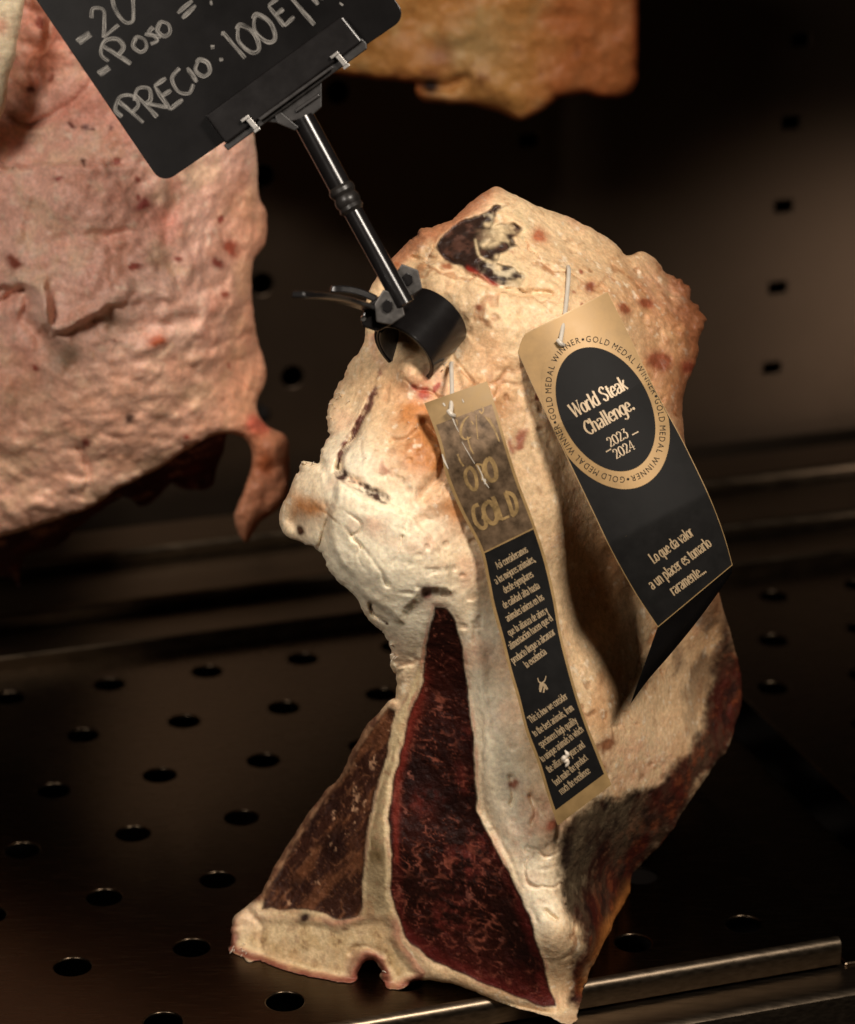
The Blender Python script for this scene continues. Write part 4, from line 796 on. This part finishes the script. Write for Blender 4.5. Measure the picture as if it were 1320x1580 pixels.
for i, ch in enumerate(pr):
    w = units[i]*sc
    if ch in adv:
        vv, f, a, b = adv[ch]; mid = (pos+w/2+OFF) % per; t = np.interp(mid, al, tt); c = ell(t); tg = ell(t+.01)-ell(t-.01); tg /= np.hypot(*tg); nn = np.array([tg[1], -tg[0]])
        q = c+((vv[:, :1]-(a+b)/2)*sc*.95)*tg+(vv[:, 1:]*13.5)*nn
        mb.add(wpt(clampu(q), .00030), f)
    elif i+1 < len(pr) and pr[i+1] == ' ':
        mid = (pos+w+OFF) % per; t = np.interp(mid, al, tt); c = ell(t); tg = ell(t+.01)-ell(t-.01); tg /= np.hypot(*tg); nn = np.array([tg[1], -tg[0]])
        q = np.array([c+nn*4.5+2.1*np.array([math.cos(k), math.sin(k)]) for k in np.linspace(0, 2*math.pi, 10, endpoint=False)]); mb.add(wpt(clampu(q), .00030), [tuple(range(10))])
    pos += w
mb.build('ring_lettering', M['black_card'], wt)
mb = MB()
O8 = lambda x, y: (800+x/1.756, y/1.7556)
for tx, a, b, h, wgt in (('World Steak', (152,1133), (300,1052), 15.5, .25), ('Challenge.', (190,1180), (318,1106), 15.0, .24), ('2023', (250,1212), (302,1182), 10.5, .18), ('2024', (266,1244), (320,1214), 10.5, .18)):
    text_between(mb, tx, O8(*a), O8(*b), h, wide_depth, wgt, .07, .00034)
px_ribbons(mb, [([O8(238,1224), O8(252,1216)], .9), ([O8(309,1178), O8(326,1169)], .9)], wide_depth, .00034)
mb.build('medal_lettering', M['gold_ink'], disc); mb = MB()
O3 = lambda x, y: (620+x/2.4444, 550+y/2.4436)
for tx, a, b in (('Lo que da valor', (952,782), (1106,672)), ('a un placer es tomarlo', (948,880), (1172,712)), ('raramente...', (1028,902), (1152,812))): text_between(mb, tx, O3(*a), O3(*b), 11.5, wide_depth, .24, .09, .00022)
mb.build('lettering', M['gold_ink'], wt)
# the folded-back leaf under the lower edge
def leaf(px):
    p = np.array(px, float); return p
lf = [(1015.5+115*k/6, 967.3-96*k/6) for k in range(7)]
lo = [(973,1087),(1000,1050),(1033,1012),(1066,972),(1098,930),(1130,884)]
mb = MB(); rows = 8; A_, B_ = catmull(lf, 5), catmull(lo, 6); nA = len(A_); assert len(B_) == nA
for side in (0, .0005):
    vv = []
    for k in range(rows+1):
        t = k/rows; p = A_*(1-t)+B_*t; y = wide_depth(A_)+.0008+side+t*(.0135-.003*math.sin(t*3))*np.clip(np.linspace(1.1, .35, nA), 0, 1); vv.append(P(p[:, 0], p[:, 1], y))
    mb.add(np.vstack(vv), [(k*nA+i, (k+1)*nA+i, (k+1)*nA+i+1, k*nA+i+1) for k in range(rows) for i in range(nA-1)])
mb.build('folded_leaf', M['plastic'], wt, smooth=True)
# white plastic pins
for a, b, dep, lab in (((697,572), (696,636), narrow_depth, 'short white plastic pin holding the narrow strip tag'), ((878,422), (865,527), wide_depth, 'long white plastic pin holding the wide folded tag')):
    pa = P(a[0], a[1], float(loin_y(np.array([a], float))[0])-.0035); pb = P(b[0], b[1], float(dep(np.array([b], float))[0])-.0012)
    r = empty('tag_pin', pb, lab, 'plastic pin', 'pins through the hang tags')
    mb = MB(); mid = (pa+pb)/2+np.array([.0003, -.002, .0]); pp = catmull([pa+np.array([0, .006, .001]), pa, mid, pb, pb+np.array([0, .004, -.0012])], 6); mb.tube(pp, .00085, 10); mb.build('shaft', M['white_plastic'], r, smooth=True)
    mb = MB(); mb.tube(catmull([pb+np.array([-.001, -.0002, .0008]), pb+np.array([.0002, -.0012, -.0004]), pb+np.array([.0012, .0, -.0014])], 4), .0009, 8); mb.build('foot', M['white_plastic'], r, smooth=True)
# scrap of fat stuck to the narrow tag
def scrap(pts, depth, r, name, lab):
    mb = MB(); c = catmull(pts, 4); k = len(c)
    w = P(c[:, 0], c[:, 1], depth(c)-.0006)
    rad = r*(.55+.6*np.abs(np.sin(np.arange(k)*2.3+1)))*np.sin(np.linspace(.35, math.pi-.3, k)); mb.tube(w, rad, 8)
    return tag(mb.build(name, M['scrap'], None, smooth=True, angle=80), lab, 'fat scrap')
scrap([(872,1158),(876,1165),(870,1172),(877,1176),(873,1184)], narrow_depth, .0011, 'fat_scrap', 'small white scrap of fat stuck on the lower half of the narrow tag')


# ------------------------------------------------------------------ price board held by the clip
def plane_depth(y0, ref=(440, 140), tilt=(0, 0)):
    "a real plane through the point y0 ahead at photo pixel ref, its normal along the camera axis plus a tilt"
    n = np.array([tilt[0], CP, -SP+tilt[1]]); o = P(ref[0], ref[1], y0)-np.array([0, 0, CAMH]); k = n@o
    def f(p):
        p = np.asarray(p, float); A, B, C = ray(p[:, 0], p[:, 1]); return k/(n[0]*A+n[1]*B+n[2]*C)*B
    return f
BD = plane_depth(1.072)
def rect_outline(c, ux, uy, w0, w1, h0, h1, rad):
    out = []
    for cx, cy, st in ((w1-rad, h1-rad, 0), (w0+rad, h1-rad, 1), (w0+rad, h0+rad, 2), (w1-rad, h0+rad, 3)):
        for k in range(7):
            t = (st+k/6)*math.pi/2; out.append(c+(cx+rad*math.cos(t))*ux+(cy+rad*math.sin(t))*uy)
    return np.array(out)
def slab(mb, poly, depth, d0, d1):
    p = np.asarray(poly, float); mb.prism(P(p[:, 0], p[:, 1], depth(p)+d0), P(p[:, 0], p[:, 1], depth(p)+d1))
bux, buy = np.array([.826, -.563]), np.array([-.563, -.826])     # along the lower edge; up the board
bo = rect_outline(np.array([250., 284.]), bux, buy, 0, 458, 0, 420, 22)
bd = empty('price_board', P(250, 284, 1.06), 'black rounded price board with white hand lettering, held tilted in the clip', 'price sign')
mb = MB(); slab(mb, bo, BD, 0, .0009); mb.build('board', M['board'], bd, bevel=.0002)
HAND = {'-': [[(-.5, .0), (.5, .0)], [(-.45, -.22), (.5, -.2)]], '2': [[(-.4, .3), (-.1, .55), (.25, .3), (-.05, -.1), (-.45, -.5)], [(-.45, -.5), (.45, -.42)]], '6': [[(.0, .8), (-.3, .2), (-.28, -.35), (.0, -.52), (.3, -.25), (.62, .18)]],
        'P': [[(-.25, .45), (-.05, -.1), (.1, -.6)], [(-.45, -.05), (-.5, .3), (-.1, .55), (.3, .35), (.3, .0), (-.05, -.1)]], 'o': [[(.0, .35), (-.32, .1), (-.2, -.3), (.15, -.3), (.3, .05), (.1, .35), (-.1, .32)]], 's': [[(.35, .35), (-.05, .25), (.1, -.05), (.1, -.35), (-.35, -.3)], [(-.3, .3), (.4, -.3)]],
        '=': [[(-.5, .15), (.5, .25)], [(-.45, -.2), (.5, -.05)]], 'R': [[(-.3, .5), (-.15, -.05), (-.02, -.6)], [(-.45, .3), (-.1, .6), (.25, .4), (.1, .05), (-.15, 0)], [(-.1, 0), (.5, -.5)]], 'E': [[(-.2, .5), (-.2, -.5)], [(-.2, .5), (.35, .5)], [(-.2, .05), (.25, .05)], [(-.2, -.5), (.42, -.45)]],
        'c': [[(.35, .5), (-.2, .35), (-.3, -.2), (.05, -.5), (.45, -.3)]], 'i': [[(.0, .3), (.0, -.45)]], ':': [[(-.05, .42), (.08, .34)], [(-.05, -.28), (.08, -.36)]], '1': [[(-.08, .6), (.08, -.6)], [(-.18, .5), (-.05, .6)]], '0': [[(-.05, .5), (-.35, .1), (-.2, -.45), (.15, -.5), (.35, 0), (.1, .5), (-.15, .45)]], '/': [[(-.1, .9), (.15, -.7)]], '.': [[(-.1, .05), (.1, -.05)]], 'k': [[(-.2,.7),(-.1,-.6)],[(.3,.3),(-.1,0),(.35,-.5)]]}
def hand(mb, chs, hw=3.2):
    for ch, x, y, sx, sy, rot in chs:
        a = math.radians(rot); ux = bux*math.cos(a)+buy*math.sin(a); uy = buy*math.cos(a)-bux*math.sin(a)
        for s_ in HAND[ch]:
            c = np.array([np.array([x, y])+p[0]*sx*ux+p[1]*sy*uy for p in s_]); c = catmull(c, 7) if len(c) > 2 else np.linspace(c[0], c[-1], 6)
            m = len(c); w = hw*(1+.18*np.sin(np.linspace(0, 4, m)+x)); w[0] *= .7; w[-1] *= .8
            ribbons(mb, [(c, w)], lambda q, l: P(q[:, 0], q[:, 1], BD(q)-l), .00012+.00004*random.random())
mb = MB(); mb.uv = []
hand(mb, [('-', 128, 56, 24, 26, 0), ('2', 160, 31, 34, 44, 0), ('6', 191, 14, 36, 44, 0), ('-', 159, 107, 20, 24, 0), ('P', 181, 80, 42, 46, 6), ('o', 216, 68, 32, 34, 0), ('s', 235, 55, 26, 30, 0), ('o', 253, 44, 32, 32, 0), ('=', 289, 15, 30, 30, 0), ('.', 326, 4, 18, 18, 0)])
hand(mb, [('P', 203, 168, 42, 46, -2), ('R', 230, 157, 42, 44, -4), ('E', 257, 146, 40, 44, 0), ('c', 279, 128, 34, 40, 0), ('i', 295, 113, 20, 36, 0), ('o', 313, 104, 36, 36, 0), ('.', 302, 122, 12, 10, 0), (':', 335, 83, 40, 34, 0), ('1', 361, 69, 36, 44, 0), ('0', 382, 59, 38, 46, 0), ('0', 407, 43, 38, 46, 0), ('E', 432, 20, 34, 40, 4), ('/', 463, 14, 34, 46, 0), ('k', 482, -12, 30, 34, 0), ('.', 527, 6, 12, 22, 60)])
uvo = mb.build('chalk_lettering', M['chalk'], bd)
uvl = uvo.data.uv_layers.new(name='UVMap')
for lp in uvo.data.loops: uvl.data[lp.index].uv = mb.uv[lp.vertex_index]

# ------------------------------------------------------------------ the clamp that holds the board
hold = empty('sign_clamp', P(640, 520, 1.07), 'black plastic clamp with tube arm and clip bar gripping the loin', 'clamp')
HD = plane_depth(1.0705)
hd = lambda x, y, d=0: P(x, y, float(HD(np.array([(x, y)], float))[0])+d)
def poly_part(name, polys, mat, parent, bevel=.0004):
    mb = MB()
    for poly, d0, d1 in polys: slab(mb, poly, HD, d0, d1)
    return mb.build(name, mat, parent, bevel=bevel)
bar = poly_part('clip_bar', [([(317,178),(528,23),(560,63),(349,222)], -.0045, .0014)], M['plastic'], hold, .0008)
poly_part('hinge_lip', [([(345,224),(352,232),(567,75),(566,66),(558,58)], -.0030, .0008), ([(398,182),(512,100),(516,104),(402,187)], -.0062, -.0046)], M['plastic_worn'], bar)
for k, (cx, cy) in enumerate(((386, 190), (524, 92))):
    ux, uy = np.array([.80, -.60]), np.array([.60, .80]); c = np.array([cx, cy], float)
    q = lambda a, b: c+a*ux+b*uy
    poly_part('metal_clip', [([q(-9,-13), q(6,-13), q(6,-8), q(-9,-8)], -.0066, -.0047), ([q(-2,-8), q(6,-8), q(7,12), q(-1,12)], -.0062, -.0047), ([q(-3,12), q(8,12), q(8,17), q(-3,17)], -.0066, -.003)], M['chrome'], bar, .0002)
poly_part('mount_bracket', [([(412,188),(497,126),(497,165),(480,180),(455,186),(430,190)], -.0022, .0015), ([(455,168),(492,143),(494,148),(457,174)], -.0034, -.0023), ([(424,178),(434,172),(462,196),(456,202),(428,190)], -.0040, .0005)], M['plastic_worn'], hold)
def wp(x, y, d): return P(x, y, d)
mb = MB(); mb.tube([hd(468,182,.000), hd(528,293,.000)], PXM*17.5, 28); mb.build('upper_tube', M['plastic'], hold, smooth=True)
mb = MB(); a, b = hd(524,286), hd(546,327); T = np.linspace(0, 1, 9); mb.tube([a+(b-a)*t for t in T], PXM*np.array([17,20.5,20.5,17.5,20,20,18,19.5,15]), 28); mb.build('collar', M['plastic_worn'], hold, smooth=True, angle=25)
mb = MB(); a, b = hd(543,322), hd(625,470,-.001); mb.tube([a, b, b+(b-a)*.012], PXM*np.array([15, 15.5, 12]), 28); mb.build('lower_tube', M['plastic'], hold, smooth=True)
# jaw: an open ring biting the fat
X_, U_, F_ = np.array([1., 0, 0]), np.array([0, SP, CP]), np.array([0, CP, -SP])
ax = .88*(.655*X_+.756*U_)+.475*F_; ax /= np.linalg.norm(ax)
e1 = .756*X_-.655*U_; e1 /= np.linalg.norm(e1); e2 = np.cross(e1, ax)
if e2@U_ < 0: e2 = -e2
C0 = P(622, 545, 1.0570)
def jaw(name, t0, t1, R, w, th, mat, off=0.0, cen=C0):
    mb = MB(); n = 40; sec = []
    for t in np.linspace(math.radians(t0), math.radians(t1), n):
        d = math.cos(t)*e1+math.sin(t)*e2
        sec.append([cen+d*(R-th)+ax*off, cen+d*R+ax*off, cen+d*R+ax*(off+w), cen+d*(R-th)+ax*(off+w)])
    v = np.array(sec).reshape(-1, 3)
    f = [(4*i+k, 4*(i+1)+k, 4*(i+1)+(k+1) % 4, 4*i+(k+1) % 4) for i in range(n-1) for k in range(4)]+[(3, 2, 1, 0), (4*n-4, 4*n-3, 4*n-2, 4*n-1)]
    mb.add(v, f); return mb.build(name, mat, hold, smooth=True, bevel=.0005)
jaw('outer_jaw', -18, 172, .0141, .0225, .0018, M['plastic'])
jaw('inner_jaw', 178, 266, .0141, .0120, .0018, M['plastic'], .0005)
jaw('jaw_liner', 182, 262, .0121, .0105, .0006, M['plate'], .0010)
# lugs, nuts, lever handles
def lug(c, r, d, rot):
    mb = MB(); pts = [(c[0]+r*k*math.cos(t+rot), c[1]+r*m*math.sin(t+rot)) for t, k, m in ((0,1.2,1.0),(.9,1.0,1.1),(1.9,1.1,1.35),(2.9,.95,1.0),(3.9,1.1,1.25),(5.1,1.0,1.2))]
    slab(mb, pts, HD, d, d+.0022); return mb.build('lug', M['plate'], hold, bevel=.0004)
for c, d, r, rot, nut in (((600,475), -.0030, 24, .5, (598,472)), ((628,434), .0030, 23, .5, (629,431))):
    lg = lug(c, r, d, rot); mb = MB(); hx = [(nut[0]+9*math.cos(k*math.pi/3+.4), nut[1]+11*math.sin(k*math.pi/3+.4)) for k in range(6)]
    slab(mb, hx, HD, d-.0012, d); mb.build('hex_nut', M['plastic'], lg, bevel=.0002)
mb = MB(); slab(mb, [(556,492),(566,470),(592,452),(606,462),(606,500),(582,512),(560,504)], HD, .0005, .010); mb.build('hinge_block', M['plastic'], hold, bevel=.001)
mb = MB(); c = hd(561, 490, .0); mb.tube([c, c-np.array([0, .0012, 0])], .0010, 12); mb.build('hinge_pin', M['chrome'], hold, smooth=True)
def blade(a, b, w0, w1, th):
    "flat moulded handle from point a to b"
    a, b = np.array(a), np.array(b); t = (b-a)/np.linalg.norm(b-a); up = np.array([0, .25, 1.0]); up -= t*(up@t); up /= np.linalg.norm(up); sd_ = np.cross(t, up)
    mb = MB(); n = 9; sec = []
    for k in np.linspace(0, 1, n):
        w = (w0+(w1-w0)*k)*(1 if k < .9 else .7); c = a+(b-a)*k+up*.0015*math.sin(k*3); sec += [c-sd_*w-up*th, c+sd_*w-up*th, c+sd_*w*.8+up*th, c-sd_*w*.8+up*th]
    mb.add(sec, [(4*i+k, 4*i+(k+1) % 4, 4*(i+1)+(k+1) % 4, 4*(i+1)+k) for i in range(n-1) for k in range(4)]+[(3, 2, 1, 0), (4*n-4, 4*n-3, 4*n-2, 4*n-1)])
    return mb.build('lever', M['plastic'], hold, smooth=True, bevel=.0006)
blade(hd(580,478,.004), P(460,455,.990), .0030, .0042, .0012)
blade(hd(582,462,.006), hd(510,446,.004), .0026, .0030, .0014)
# torn fibres along the ragged edges of the fat
mb = MB(); rng = random.Random(5)
for x, y, r, k, up in ((600,1012,16,16,(-1,.2)), (470,712,10,8,(-.4,-1)), (515,625,40,14,(-1,-.3)), (370,1472,18,16,(-.5,.6)), (585,1500,14,10,(-.3,.5)), (685,562,14,8,(.2,-.5)), (560,700,18,3,(-.5,-.5)), (640,660,30,4,(.3,-.6))):
    for i in range(k):
        p = np.array([x+rng.gauss(0, r*.45), y+rng.gauss(0, r*.45)])
        if sdf(p[None], OUTR)[0] < 1.5: continue
        g = float(loin_front(p[None], np.array([30.]))[0])
        d = np.array(up)+np.array([rng.gauss(0, .6), rng.gauss(0, .6)]); d *= rng.uniform(3, 7)/np.hypot(*d)
        a = P(p[0], p[1], g+.001); b = P(p[0]+d[0]*.5, p[1]+d[1]*.5, g-.0012); c = P(p[0]+d[0], p[1]+d[1]+1.5, g-.0012-rng.uniform(0, .0012))
        mb.tube(catmull([a, b, c], 3), np.linspace(1, .25, 7)*rng.uniform(.00014, .00032), 5)
o = mb.build('torn_fibres', M['scrap'], loin, smooth=True, angle=80); o['kind'] = 'stuff'
